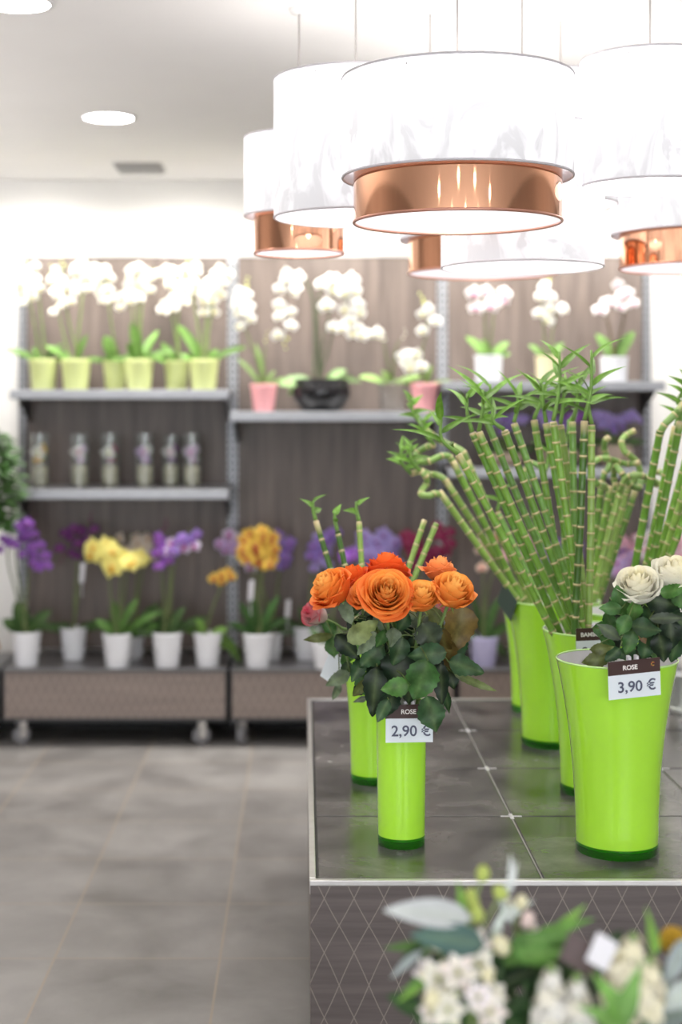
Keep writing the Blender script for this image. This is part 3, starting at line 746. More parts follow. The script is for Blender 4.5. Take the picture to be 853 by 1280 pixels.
fr.box((TX0, TY0+.014, TZ-.03), (TX0+.013, TY1-.012, TZ+.003)); fr.box((TX1-.013, TY0+.014, TZ-.03), (TX1, TY1-.012, TZ+.003))
fr.build('edge_trim', M['alu'], t, bevel=.0015)
for i in range(1, 4):
    MB().box((xs0+i*ts-.0018, TY0+.02, TZ-.002), (xs0+i*ts+.0012, TY1-.014, TZ-.0006)).build('joint_strip', M['joint'], t)
for i in range(1, 4):
    for j in range(1, 4):
        x, y = xs0+i*ts, ysr[j]
        s = MB(); s.box((x-.024, y-.0022, TZ-.008), (x+.024, y+.0022, TZ+.0006)); s.box((x-.0042, y-.02, TZ-.008), (x+.0042, y+.02, TZ+.0006))
        s.build('tile_spacer', M['tagpaper'], t)
MB().box((TX0+.002, TY0+.003, .06), (TX1-.002, TY0+.024, TZ-.0095)).build('front_panel', M['lattice'], t)
b = MB(); b.box((TX0+.004, TY0+.024, .06), (TX0+.022, TY1-.006, TZ-.032)); b.box((TX1-.022, TY0+.024, .06), (TX1-.004, TY1-.006, TZ-.032)); b.box((TX0+.022, TY1-.024, .06), (TX1-.022, TY1-.006, TZ-.032))
b.build('side_panel', M['panelwood'], t)
MB().box((TX0+.06, TY0+.08, 0), (TX1-.06, TY1-.06, .06)).build('plinth', M['black'], t)

# ------------------------------------------------------------------ vases
VASE = {}
def vase(key, px, D, rb, rt, h, lab, straight=False):
    c = P(px, 0, D); x = c.x
    t = thing('green_vase', lab, 'vase', (x, D, TZ), 'lime green glass vases on the table')
    n = 14; prof = []
    for k in range(n+1):
        q = k/n; f = q if straight else q**2.1
        prof.append((rb+(rt-rb)*f, .022+(h-.022)*q))
    o = [(rb*.985, .016)] + prof + [(prof[-1][0]-.0025, h)]
    MB().lathe(o, (x, D, TZ), 48).build('body', M['lime'], t, smooth=True, autosmooth=50)
    inn = [(0, .03)] + [(r-.0026, z_) for r, z_ in prof[1:]]
    MB().lathe(inn, (x, D, TZ), 48).build('lining', M['lining'], t, smooth=True, autosmooth=50)
    MB().lathe([(0,0),(rb*.97,0),(rb*1.0,.004),(rb*1.0,.0215),(rb*.9,.0215),(0,.018)], (x, D, TZ), 48).build('base', M['limebase'], t, smooth=True, autosmooth=40)
    rim = MB(); rr = prof[-1][0]-.0012
    rim.lathe([(rr+.0022*math.cos(2*PI*k/8), h+.0022*math.sin(2*PI*k/8)) for k in range(8)], (x, D, TZ), 48, close=True)
    rim.build('rim', M['limerim'], t, smooth=True)
    VASE[key] = (x, D, h, rb, rt, t)
vase('V1', 502, 3.235, .0505, .054, .305, 'slim straight lime vase holding the orange roses', straight=True)
vase('V2', 466, 3.775, .055, .080, .345, 'narrow lime vase behind the orange rose vase')
vase('V5', 692, 4.2, .088, .131, .40, 'flared lime vase of bamboo, second row, left')
vase('V6', 746, 3.68, .088, .131, .395, 'flared lime vase of tall bamboo with the bamboo price card')
vase('V7', 771.5, 3.19, .087, .128, .405, 'large flared lime vase of white roses, nearest right')
vase('V8', 676, 4.66, .09, .112, .30, 'lime vase at the back edge behind other bamboo vases')
vase('V9', 787, 4.0, .086, .126, .395, 'flared lime vase hidden behind the white rose vase')
# zinc bucket at the back right of the table
c = P(853, 0, 4.62)
t = thing('zinc_bucket', 'small pale grey bucket at the right edge behind white rose vase', 'bucket', (c.x, 4.62, TZ))
MB().lathe([(0,0),(.036,0),(.038,.004),(.0365,.012),(.045,.115),(.047,.118),(.045,.12),(.042,.115),(.034,.01),(0,.008)], (c.x, 4.62, TZ), 28).build('bucket', M['zinc'], t, smooth=True, autosmooth=40)
MB().lathe([(.0372,.012),(.0392,.016),(.0372,.02)], (c.x, 4.62, TZ), 28).build('band', M['white_metal'], t, smooth=True)

# ------------------------------------------------------------------ price cards
def text_mesh(body, size, bold=0, align='CENTER'):
    cu = bpy.data.curves.new('txt', 'FONT'); cu.body = body; cu.size = size; cu.align_x = align; cu.align_y = 'CENTER'
    cu.offset = bold; cu.extrude = .0003
    ob = bpy.data.objects.new('txt', cu); C.objects.link(ob)
    dg = bpy.context.evaluated_depsgraph_get(); dg.update()
    me = bpy.data.meshes.new_from_object(ob.evaluated_get(dg))
    bpy.data.objects.remove(ob); bpy.data.curves.remove(cu)
    return me
def card(c, w, h, rot, title, price, lab, emblem=False, group='price cards on the vases', hh=.36, plain=None):
    R = Euler(rot).to_matrix()
    t = thing('price_card', lab, 'price card', tuple(c), group)
    t.rotation_euler = rot; t['_o'] = (0,0,0)
    MB().box((-w/2, 0, -h/2), (w/2, .0012, h/2)).build('board', M[plain or 'card_white'], t, origin=(0,0,0))
    if plain: return t
    MB().box((-w/2, -.0006, h/2-h*hh), (w/2, .0015, h/2+.0004)).build('header', M['card_brown'], t, origin=(0,0,0))
    def put(me, name, m, x, z_):
        me.materials.clear(); me.materials.append(m)
        o = bpy.data.objects.new(name, me); C.objects.link(o); o.parent = t
        o.location = (x, -.0012, z_); o.rotation_euler = (PI/2, 0, 0); return o
    put(text_mesh(title, h*.17, .0003), 'title_lettering', M['ink_white'], (-.008 if emblem else -.015 if len(title) > 4 else -.002)*w/.1, h/2-h*hh*.52)
    put(text_mesh(price, h*.40, .0004), 'price_lettering', M['ink'], .004*w/.1, -h*hh/2-.002)
    if emblem:
        e = MB()
        for k in range(9):
            a0, a1 = .6+k*.55, .6+(k+.75)*.55
            e.m = 0 if k % 3 else 1
            r0, r1 = .0024, .0046
            q = [e.vert((r*math.cos(a)+w*.36, -.0012, r*math.sin(a)+h/2-h*hh*.40)) for a, r in ((a0, r0), (a1, r0), (a1, r1), (a0, r1))]; e.face(q)
        e.build('emblem', [M['gold'], M['red']], t, origin=(0,0,0))
        put(text_mesh('FLORA', h*.05, .0001), 'emblem_lettering', M['ink_white'], w*.36, h/2-h*hh*.82) if False else None
    cl = MB()                                                    # clear clip hooked over the rim
    
    for q in (-.008, .008): cl.box((q-.003, .0012, h/2-.012), (q+.003, .003, h/2+.007)); cl.box((q-.003, .0012, h/2+.006), (q+.003, .014, h/2+.007)); cl.box((q-.003, .012, h/2-.006), (q+.003, .014, h/2+.007))
    cl.build('clip', M['tagpaper'], t, origin=(0,0,0))
    return t
v = VASE['V1']
card(P(512, 904.5, 3.165), .100, .080, (.04, 0, .06), 'ROSE', '2,90 €', 'white price card with brown header reading ROSE 2,90 €')
v = VASE['V7']
card(P(793.5, 848.5, 3.045), .111, .078, (.10, math.radians(-4.0), .16), 'ROSE', '3,90 €', 'white price card with brown header reading ROSE 3,90 €', emblem=True)
card(P(748, 806, 3.525), .104, .080, (.06, math.radians(-2), .05), 'BAMBUS', '2,90 €', 'price card reading BAMBUS on the tall bamboo vase')
card(P(415, 835, 3.66), .072, .044, (.1, math.radians(-64), -.7), '', '', 'small pale price card hanging slanted, left of the rose leaves', plain='card_white')
card(P(634, 752, 4.17), .09, .07, (0, math.radians(30), -1.2), '', '', 'dark back of a price card on the back left bamboo vase', plain='card_dark')

# ------------------------------------------------------------------ bamboo
cane_g = [(.17,.34,.045), (.125,.275,.033), (.05,.13,.016), (.25,.40,.08), (.16,.33,.065), (.08,.2,.03)]
def cane_geo(mb, cv, r, col, node=.045, tipcut=True, dist0=0.0):
    """Jointed cane along a curve: pale raised ring at each node."""
    L = [0]
    for i in range(1, len(cv)): L.append(L[-1]+(cv[i]-cv[i-1]).length)
    def at(s):
        for i in range(1, len(cv)):
            if L[i] >= s: return cv[i-1].lerp(cv[i], (s-L[i-1])/max(1e-9, L[i]-L[i-1]))
        return cv[-1].copy()
    pts, rad, cols = [], [], []
    ring = (.58, .47, .25)
    s = 0; tot = L[-1]; k = rnd.uniform(0, 1)
    nxt = node*(.3+.6*k)
    pts.append(at(0)); rad.append(r); cols.append(col)
    while nxt < tot-.006:
        for d, rr, c in ((-.0075, r*.985, col), (-.0028, r*1.02, mixc(col, ring, .25)), (-.0016, r*1.10, ring), (.0012, r*1.12, ring), (.0024, r*.97, mixc(col, (.04,.09,.01), .35)), (.010, r*.97, col)):
            q = nxt+d
            if q <= 0 or q >= tot: continue
            pts.append(at(q)); rad.append(rr); cols.append(jit(c, .05))
        nxt += node*rnd.uniform(.8, 1.2)
    pts.append(at(tot-.0015)); rad.append(r); cols.append(ring)
    pts.append(at(tot)); rad.append(r*.8); cols.append((.52,.42,.24))
    mb.tube(pts, rad, 9, True, cols)
def shoot_leaves(t, base, d, n, Lr, spread=1.0, col=(.105,.24,.022), stemlen=.07):
    """Leafy tip: a thin curved green shoot with long lance leaves."""
    d = Vector(d).normalized()
    cv = bez([base, base + d*stemlen*.5 + Vector((0,0,.006)), base + d*stemlen*.5 + Vector((0,0,stemlen*.62))], 8)
    s = MB(); s.col = mixc(col, (.2,.36,.08), .5); s.tube(cv, [.0055-.0003*i for i in range(9)], 7)
    so = s.build('shoot', M['stem'], t, smooth=True)
    lf = MB()
    a0 = rnd.uniform(0, 6)
    for k in range(n):
        f = (k+.6)/n; a = a0 + k*2.3
        i = min(8, int(2+6*f)); b = cv[i]
        up = .25+.9*f**1.5+rnd.uniform(-.25,.25)
        up = max(up, .25); dd = Vector((math.cos(a)*spread, math.sin(a)*spread*.8, up*1.25))
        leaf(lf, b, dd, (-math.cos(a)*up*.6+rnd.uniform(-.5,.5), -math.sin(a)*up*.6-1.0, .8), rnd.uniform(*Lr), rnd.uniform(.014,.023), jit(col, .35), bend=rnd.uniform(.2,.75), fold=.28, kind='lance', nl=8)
    lf.build('shoot_leaves', M['leaf'], so, smooth=True) if False else lf.build('leaves', M['leaf'], t, smooth=True)
def cane(v, rim, top, r=.0096, col=0, lab='', leaves=3, curl=None, ddrim=0, ddtop=0, Lr=(.06,.11), dirn=(0,0,1), group='', node=.043, stemlen=.07):
    """rim: photo px where the cane leaves the vase; top: px of its cut end; depth offsets in metres."""
    x, D, h, rb, rt, vt = VASE[v]
    q = P(rim[0], rim[1], D+ddrim); tp = P(top[0], top[1], D+ddtop)
    off = Vector((q.x-x, q.y-D)); lim = rt*.93-r
    d = (tp-q).normalized()
    low = q - d*((q.z-(TZ+.06))/max(.2, d.z))
    o2 = Vector((low.x-x, low.y-D)); lim = rb*.9-r*1.2
    if o2.length > lim: o2 = o2.normalized()*lim
    low = Vector((x+o2.x, D+o2.y, low.z))
    pts = [low, low.lerp(q, .6), q, q.lerp(tp, .5)+Vector((rnd.uniform(-.004,.004), 0, 0)), tp]
    t = thing('bamboo_cane', lab, 'bamboo', tuple(low), group)
    mb = MB(); c = jit(cane_g[col], .1)
    cv = bez(pts, 40)
    cane_geo(mb, cv, r, c, node)
    mb.build('stalk', M['cane'], t, smooth=True)
    if curl:
        kv = [P(px, py, D+ddtop+dz) for px, py, dz in curl]
        cb = MB(); cane_geo(cb, bez([tp-d*.012]+kv, 46), r*.95, mixc(c, (.24,.38,.12), .5), node*.9)
        cb.build('curl', M['cane'], t, smooth=True)
    if leaves:
        shoot_leaves(t, tp + d*.002 if not curl else kv[-1], dirn, leaves, Lr, stemlen=stemlen)
    return t

GB6 = 'tall bamboo canes in the front bamboo vase'
ords = ['leftmost', 'second', 'third', 'fourth', 'fifth', 'sixth', 'seventh', 'eighth', 'ninth', 'tenth', 'eleventh', 'twelfth', 'thirteenth', 'fourteenth', 'fifteenth']
tall = [ # rim px, top px, dd rim, dd top, tone, leaves, direction
 ((690,787),(573,568),-.05,-.10,0,5,(-.8,-.2,.6)), ((698,786),(591,541),.00,-.04,1,5,(-.3,0,1)), ((709,784),(599,540),-.03,-.06,0,5,(.2,-.2,1)),
 ((718,784),(607,522),.05,.04,4,4,(.3,.1,.8)), ((722,786),(631,538),-.08,-.12,1,4,(-.7,-.1,.4)), ((730,782),(643,529),.02,.03,4,6,(.3,0,1)),
 ((711,780),(668,525),.04,.06,0,6,(.4,0,1)), ((725,784),(683,529),-.02,-.02,1,7,(-.2,-.2,1)), ((728,782),(692,527),-.06,-.08,0,8,(.2,0,1)),
 ((735,780),(701,531),.06,.08,3,5,(.2,.2,1)), ((722,788),(716,527),.03,.03,4,6,(.3,-.1,1)), ((719,787),(731,526),-.085,-.10,2,6,(.2,-.1,1)), ((736,785),(740,531),-.06,-.05,3,4,(-.2,0,1))]
for i, (rm, tp, d0, d1, tone, nl, dn) in enumerate(tall):
    lab = 'tall green bamboo cane, cut top %s from the left in front bamboo vase' % ords[i]
    if i == len(tall)-1: lab = 'tall green bamboo cane, cut top rightmost in front bamboo vase'
    if i == 11: lab = 'tall dark green bamboo cane near right of the front vase'
    cane('V6', rm, tp, .0089, tone, lab, nl, None, d0, d1, (.07,.135), dn, GB6, stemlen=.15 if i in (8, 11) else rnd.uniform(.05,.105))
# stand-out long leaves at the crown
GB5 = 'curly bamboo canes in the back left bamboo vase'
curlL = [
 ((645,748),(549,614),-.02,3,[(546,615,0),(538,620,-.02),(529,621,-.02),(527,614,.0),(534,604,.02),(533,596,0),(526,589,0)],'curly bamboo cane leaning far left with lowest kinked top'),
 ((655,748),(557,600),.05,3,[(550,594,0),(538,593,.02),(526,589,0),(514,592,-.02)],'curly bamboo cane leaning left with short bent stub'),
 ((650,746),(566,576),.02,0,[(561,570,0),(549,571,-.03),(536,577,-.03),(524,577,0),(520,568,.03),(530,560,.03),(543,556,.0)],'curly bamboo cane leaning left with looped leafy top'),
 ((662,748),(584,575),.08,3,[(578,564,0),(562,556,.02),(548,549,.02),(536,540,0),(528,531,0)],'curly bamboo cane leaning left, innermost of that side')]
for rm, tp, dd, tone, cu, lab in curlL:
    cane('V5', rm, tp, .0098, tone, lab, 7, cu, dd, dd-.03, (.035,.07), (-.6,-.2,.6), GB5, node=.045, stemlen=.08)
curlR = [
 ((738,745),(763,607),.0,0,[(757,608,0),(747,605,-.04),(739,595,-.06),(740,581,-.06),(752,573,-.03),(766,575,.0),(782,580,.02),(800,578,.0)],'curly bamboo cane leaning right with wide open loop'),
 ((742,742),(770,603),.06,1,[(768,593,0),(770,583,-.06),(778,592,-.09),(788,606,-.08),(798,611,-.06),(801,600,-.04),(791,591,-.02)],'curly bamboo cane leaning right with tall corkscrew'),
 ((744,744),(777,610),-.04,3,[(783,598,-.03),(797,594,-.05),(812,598,-.03),(826,606,0)],'pale curly bamboo cane leaning right with hooked end'),
 ((748,746),(784,612),.03,3,[(793,600,.0),(801,587,.0),(793,573,-.02),(780,563,-.03),(778,550,-.02),(785,543,0),(795,538,.0)],'pale curly bamboo cane with yellow joints leaning right'),
 ((752,742),(795,612),.09,1,[(800,600,0),(812,603,.02),(826,606,0),(835,600,-.02),(826,590,0),(812,592,.02)],'curly bamboo cane leaning right, outermost of that side'),
 ((735,742),(753,600),.1,1,[(757,590,0),(765,585,0),(757,566,.02),(756,553,0),(762,546,-.01)],'curly bamboo cane leaning right, innermost with hooked tip')]
for rm, tp, dd, tone, cu, lab in curlR:
    cane('V5', rm, tp, .0095, tone, lab, 0, cu, dd, dd, (.03,.06), (.5,0,.6), GB5, node=.045)
# extra straight canes of the back vase, behind the tall ones
for i, (rm, tp, lab) in enumerate((((672,746),(622,640),'short cane low behind front bamboo, left of centre'), ((690,746),(655,585),'cane with curled stub seen between the tall bamboo canes'), ((706,744),(706,560),'thin cane at the centre behind tall bamboo canes'))):
    cane('V5', rm, tp, .0085, 4, lab, 2, [(tp[0]+8,tp[1]-6,0),(tp[0]+20,tp[1]-2,0),(tp[0]+26,tp[1]+8,.02)] if i == 1 else None, .02, .03, (.04,.07), (.3,0,1), GB5)
GB9 = 'bamboo canes at the right edge of view'
right = [((797,697),(826,538),0,-.06,1,'dark bamboo cane, leftmost of right edge bunch', ((832,530,0),(846,516,0),(856,504,0))), ((815,703),(851,527),-.03,-.05,1,'thick bamboo cane, second in the right edge bunch', None), ((810,700),(845,533),.05,.02,0,'bamboo cane just behind the thick one at right edge', None),
         ((822,700),(861,565),.02,.0,0,'bamboo cane, fourth in the right edge bunch', None), ((829,698),(872,560),.0,-.02,3,'bamboo cane, fifth in the right edge bunch', None), ((838,692),(884,570),-.03,-.04,0,'bamboo cane, rightmost in the right edge bunch', None)]
for rm, tp, d0, d1, tone, lab, cu in right:
    x, D, *_ = VASE['V9']
    # carry the lean down to the vase rim
    k = (768-rm[1])/(rm[1]-tp[1]); r2 = (rm[0]+(rm[0]-tp[0])*k, 768)
    cane('V9', r2, tp, .0102, tone, lab, 6, cu, d0, d1-.12, (.04,.08), (.2,-.1,1), GB9)
GB2 = 'short bamboo shoots behind the orange roses'
for i, (rm, tp, lab) in enumerate((((444,798),(395,651),'short bamboo shoot, far left behind orange roses'), ((452,798),(422,664),'short bamboo shoot, second from left behind roses'), ((460,800),(449,652),'short pale bamboo shoot, upright behind the roses'),
        ((484,798),(531,650),'short bamboo shoot leaning right behind the roses'), ((488,800),(546,654),'short bamboo shoot, farthest right behind the roses'))):
    cane('V2', rm, tp, .0075, (2, 2, 3, 3, 3)[i], lab, (3, 2, 2, 0, 0)[i], None, .03, .10, (.03,.05), (-.3,0,1), GB2, node=.042, stemlen=.045)

# ------------------------------------------------------------------ roses
def bloom_mesh(name, inner, mid, outer, seed, N=30, open_=1.0, edge=None):
    """Rose head: petals wrapped in a spiral, tight at the heart and rolling outwards; +Z is the way it faces."""
    r = random.Random(seed); mb = MB()
    for k in range(N):
        t = k/(N-1); th = k*2.399963 + r.uniform(-.25, .25)
        hw = 1.5-.55*t; tip = .07+.74*t**.85*(.7+.3*open_); base = .05+.20*t
        hgt = 1.0-.50*t**1.6*open_ - .06*math.exp(-t*12); roll = (max(0, t-.18)**.8)*.42*open_*r.uniform(.75, 1.25)
        lean = r.uniform(-.05, .05); wav = r.uniform(0, 6)
        def fn(u, v):
            sg = (v-.5)*2
            w = min(1.0, .4+u*1.4) * (1.0 if u < .8 else 1-.22*((u-.8)/.2)**2)
            a = th + sg*hw*w
            bulge = math.sin(u*PI*.62)**.8/ math.sin(PI*.62)**.8
            rr = base + (tip-base)*bulge + roll*max(0, u-.62)**2*4.2*(1+.2*math.cos(3*sg+wav)) + .02*math.sin(5*sg+wav)*u*t - .03*abs(sg)*u*(1-t)
            top = u*(1-.24*abs(sg)**2.4*u)
            zz = -.14*t + (hgt+.14*t)*top - roll*max(0, u-.7)**2*3.2 + lean*sg*u
            p = Vector((rr*math.cos(a), rr*math.sin(a), zz))
            c = mixc(inner, mid, min(1, t*1.7)) if t < .6 else mixc(mid, outer, (t-.6)/.4)
            if edge: c = mixc(c, edge, min(1, max(0, u-.5)*2.0*(.5+.5*t)))
            else: c = mixc(c, mixc(inner, (1, .8, .4), .15), .55*max(0, u-.72)*2.2*(1-.6*t))
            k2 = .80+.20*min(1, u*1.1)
            return p, tuple(x*k2 for x in c)
        mb.grid(fn, 9, 10)
    return mb.mesh(name, M['petal'])
BLOOM = {
 'orange': bloom_mesh('bloom', (1.0,.58,.15), (1.0,.34,.05), (.93,.15,.02), 1, N=34),
 'orange2': bloom_mesh('bloom', (1.0,.62,.17), (1.0,.44,.08), (.97,.27,.04), 2, N=26, open_=.8),
 'red': bloom_mesh('bloom', (.95,.22,.03), (.90,.13,.02), (.85,.085,.02), 3),
 'peach': bloom_mesh('bloom', (1.0,.50,.17), (1.0,.38,.12), (.96,.27,.08), 4, N=22, open_=1.1),
 'bicolor': bloom_mesh('bloom', (.62,.05,.10), (.80,.62,.60), (.80,.60,.58), 5, N=20, open_=.6, edge=(.62,.02,.07)),
 'white': bloom_mesh('bloom', (.97,.93,.70), (.98,.96,.84), (.97,.96,.87), 6, N=30, open_=.85),
}
def sepal_mesh():
    mb = MB()
    for k in range(5):
        a = k*2*PI/5
        leaf(mb, (0,0,-.10), (math.cos(a), math.sin(a), .25), (-math.cos(a)*.3, -math.sin(a)*.3, 1), .62, .2, (.16,.30,.05), bend=.5, kind='lance', nl=6)
    mb.col = (.14,.28,.05); mb.ball((0,0,-.12), .17, (1,1,1.1), 8, 6)
    return mb.mesh('sepals', M['leaf'])
SEP = sepal_mesh()
def facing(d, spin=0):
    z_ = Vector(d).normalized(); x = Vector((1,0,0)); x = (x - z_*x.dot(z_)).normalized(); y = z_.cross(x)
    return Matrix((x, y, z_)).transposed() @ Matrix.Rotation(spin, 3, 'Z')
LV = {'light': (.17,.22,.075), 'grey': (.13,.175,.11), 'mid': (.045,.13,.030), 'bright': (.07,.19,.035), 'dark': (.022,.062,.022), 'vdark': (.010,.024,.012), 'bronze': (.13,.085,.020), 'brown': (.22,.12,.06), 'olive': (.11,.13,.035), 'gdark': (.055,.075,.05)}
def rose(v, c, r, d, kind, lab, group, leaves, spin=0, sq=1.0):
    """c: bloom centre, d: facing, leaves: (px, py, length px, width px, angle, tone, depth)"""
    x, D, h, rb, rt, vt = VASE[v]
    d = Vector(d).normalized(); bb = c - d*r*.75
    foot = Vector((x+rnd.uniform(-.4,.4)*rb, D+rnd.uniform(-.4,.4)*rb, TZ+.05))
    neck = Vector((x+(bb.x-x)*.45, D+(bb.y-D)*.4, TZ+h))
    lim = rt*.72
    o2 = Vector((neck.x-x, neck.y-D))
    if o2.length > lim: o2 = o2.normalized()*lim; neck.x, neck.y = x+o2.x, D+o2.y
    t = thing('rose', lab, 'rose', tuple(foot), group)
    cv = bez([foot, neck, neck.lerp(bb, .55)+Vector((0,0,.01)), bb], 24)
    s = MB(); s.tube(cv, [.0036]*25, 7, True, [mixc((.09,.17,.04), (.16,.26,.07), i/24) for i in range(25)]); s.build('stem', M['stem'], t, smooth=True)
    R = facing(d, spin)
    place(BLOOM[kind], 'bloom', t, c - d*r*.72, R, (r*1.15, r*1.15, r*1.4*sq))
    place(SEP, 'sepals', t, c - d*r*.80, R, r*.95)
    lf = MB()
    for (px, py, L, W, ang, tone, dd) in leaves:
        a = math.radians(ang); DD = D + dd
        ctr = P(px, py, DD); Lm, Wm = L*DD/F*1.14, W*DD/F*1.30
        ax = Vector((math.cos(a), rnd.uniform(-.3,.1), math.sin(a))).normalized()
        b0 = ctr - ax*Lm*.5
        nrm = Vector((rnd.uniform(-.7,.7), -1, rnd.uniform(-.25,.75)))
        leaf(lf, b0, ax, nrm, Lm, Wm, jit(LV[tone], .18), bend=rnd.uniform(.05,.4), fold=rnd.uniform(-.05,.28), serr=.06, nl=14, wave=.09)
        # petiole to the nearest place on the stem
        k = min(range(6, 25), key=lambda i: (cv[i]-b0).length)
        mid = (cv[k]+b0)/2 + Vector((0,0,.008))
        lf.col = (.10,.15,.04); lf.tube(bez([cv[k], mid, b0], 6), .0014, 5)
    if leaves: lf.build('leaves', M['darkleaf'], t, smooth=True)
    return t
def cr(l, ox, oy, s):   # leaf list read off an enlarged view
    return [(ox+a/s, oy+b/s, L/s, W/s, an, tn, dd) for a, b, L, W, an, tn, dd in l]
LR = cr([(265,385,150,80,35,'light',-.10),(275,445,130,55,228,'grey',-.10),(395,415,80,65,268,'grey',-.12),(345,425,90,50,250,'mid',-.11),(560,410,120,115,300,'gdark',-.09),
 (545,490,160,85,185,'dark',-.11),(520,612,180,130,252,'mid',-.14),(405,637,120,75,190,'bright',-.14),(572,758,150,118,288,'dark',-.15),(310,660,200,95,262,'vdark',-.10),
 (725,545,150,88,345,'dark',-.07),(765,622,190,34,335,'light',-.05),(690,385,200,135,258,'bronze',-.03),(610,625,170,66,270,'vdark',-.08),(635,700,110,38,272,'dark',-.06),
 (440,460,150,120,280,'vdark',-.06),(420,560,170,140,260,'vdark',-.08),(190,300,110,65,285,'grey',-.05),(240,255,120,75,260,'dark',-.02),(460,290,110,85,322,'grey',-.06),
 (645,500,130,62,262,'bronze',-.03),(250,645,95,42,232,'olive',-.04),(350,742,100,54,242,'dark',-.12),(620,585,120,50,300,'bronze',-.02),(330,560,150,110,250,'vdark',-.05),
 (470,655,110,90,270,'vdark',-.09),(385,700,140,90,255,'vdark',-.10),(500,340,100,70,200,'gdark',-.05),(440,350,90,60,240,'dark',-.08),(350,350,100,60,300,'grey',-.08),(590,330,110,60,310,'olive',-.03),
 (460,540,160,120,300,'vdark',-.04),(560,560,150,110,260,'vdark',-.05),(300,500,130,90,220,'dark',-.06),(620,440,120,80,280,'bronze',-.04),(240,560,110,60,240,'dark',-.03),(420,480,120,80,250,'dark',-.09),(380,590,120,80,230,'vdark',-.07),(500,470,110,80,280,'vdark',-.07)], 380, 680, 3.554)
GR = 'orange roses in the slim vase'
def sel(*ix): return [LR[i] for i in ix] + [(rnd.gauss(502,30), rnd.uniform(772,858), rnd.uniform(26,42), rnd.uniform(15,24), rnd.uniform(200,340), rnd.choice(('vdark','vdark','dark','dark','mid')), rnd.uniform(-.05,.06)) for _ in range(5)]
rose('V1', P(411,732,3.18), .049, (-.75,-.35,.75), 'orange', 'orange rose tilted to the left end of the bunch', GR, sel(0,17,18,21,35), .3)
rose('V1', P(441,723,3.26), .046, (-.35,-.1,1), 'red', 'red-orange rose partly behind the left end rose', GR, sel(1,9,22,33), 1.1)
rose('V1', P(460,737,3.16), .042, (-.4,-.6,.8), 'orange', 'orange rose tucked left of the large central rose', GR, sel(3,29,24,37), 2.0)
rose('V1', P(484,708,3.30), .050, (.05,.1,1), 'red', 'red-orange rose at top behind the central rose', GR, sel(15,16,31,26), .6)
rose('V1', P(484,739,3.10), .053, (.05,-.92,.55), 'orange', 'large open orange rose at centre facing the viewer', GR, sel(2,5,7,36,28,25,38), 1.7)
rose('V1', P(528,743,3.12), .041, (.0,-.62,.85), 'orange2', 'smaller orange rose right of the large central rose', GR, sel(4,6,8,27,19), .2)
rose('V1', P(568,735,3.14), .048, (.25,-.55,.85), 'orange2', 'yellow-orange rose at the right end of the bunch', GR, sel(10,11,13,30,32), 2.6)
rose('V1', P(550,708,3.26), .037, (.1,0,1), 'peach', 'small peach-orange rose standing highest at the right', GR, sel(12,20,14,23,34), .9)
# drooping outer petal of the central rose belongs to its bloom; two bicoloured roses stand in the vase behind
LP2 = cr([(130,460,85,75,268,'mid',-.20),(60,420,120,38,192,'olive',-.24),(150,600,110,55,205,'grey',-.22),(145,660,70,34,250,'grey',-.22),(110,370,70,50,150,'mid',-.22),(215,480,90,60,250,'bright',-.1),(190,570,90,50,260,'dark',-.2),(185,520,80,44,280,'mid',-.15),(250,690,60,26,190,'gdark',-.2)], 380, 680, 3.554)
rose('V2', P(394,768,3.55), .034, (-.75,-.55,.45), 'bicolor', 'red and white rose at the far left of the bunch', 'red and white roses', LP2, .4, 1.25)
rose('V2', P(556,760,3.42), .028, (.3,-.5,.7), 'bicolor', 'small white rose edged magenta below the right orange roses', 'red and white roses', [], 1.4, 1.15)
LW = cr([(440,440,130,95,105,'mid',-.10),(385,525,140,78,178,'mid',-.12),(372,672,170,78,144,'gdark',-.15),(470,640,140,92,240,'mid',-.15),(620,655,190,115,352,'dark',-.13),(550,530,150,105,85,'bright',-.11),
 (290,862,180,95,195,'olive',-.10),(400,832,120,75,220,'dark',-.12),(760,590,210,66,2,'gdark',-.12),(740,485,220,160,350,'vdark',-.08),(800,412,160,90,10,'bright',-.12),(590,705,110,55,290,'brown',-.10),
 (330,790,140,64,8,'olive',-.13),(640,560,150,110,280,'dark',-.07),(700,650,180,120,300,'vdark',-.07),(780,700,180,130,270,'vdark',-.09),(620,780,170,110,260,'dark',-.08),(720,790,180,120,280,'vdark',-.11),(800,800,160,110,250,'dark',-.08),
 (510,750,150,90,250,'mid',-.11),(560,830,150,80,230,'vdark',-.07),(480,820,130,80,200,'dark',-.10),(850,480,150,120,300,'mid',-.08),(860,620,170,120,330,'dark',-.08),(690,540,140,90,240,'vdark',-.06),(840,740,150,100,290,'vdark',-.06),(520,600,120,70,100,'mid',-.09),(480,520,100,60,60,'bright',-.09)], 690, 660, 5.233)
LW += [(rnd.uniform(762,850), rnd.uniform(752,820), rnd.uniform(24,40), rnd.uniform(14,22), rnd.uniform(180,360), rnd.choice(('vdark','vdark','dark','mid')), rnd.uniform(-.06,.08)) for _ in range(30)]
GW = 'white roses in the large vase'
rose('V7', P(798,728,3.10), .050, (-.15,-.55,.85), 'white', 'creamy white rose, left of the pair in the large vase', GW, LW[0:8]+LW[11:14]+LW[16:17]+LW[19:22]+LW[26:43], .2)
rose('V7', P(846,715,3.12), .051, (.2,-.45,.9), 'white', 'creamy white rose cut by the right edge of view', GW, LW[8:11]+LW[14:16]+LW[17:19]+LW[22:26]+LW[43:], 1.9)

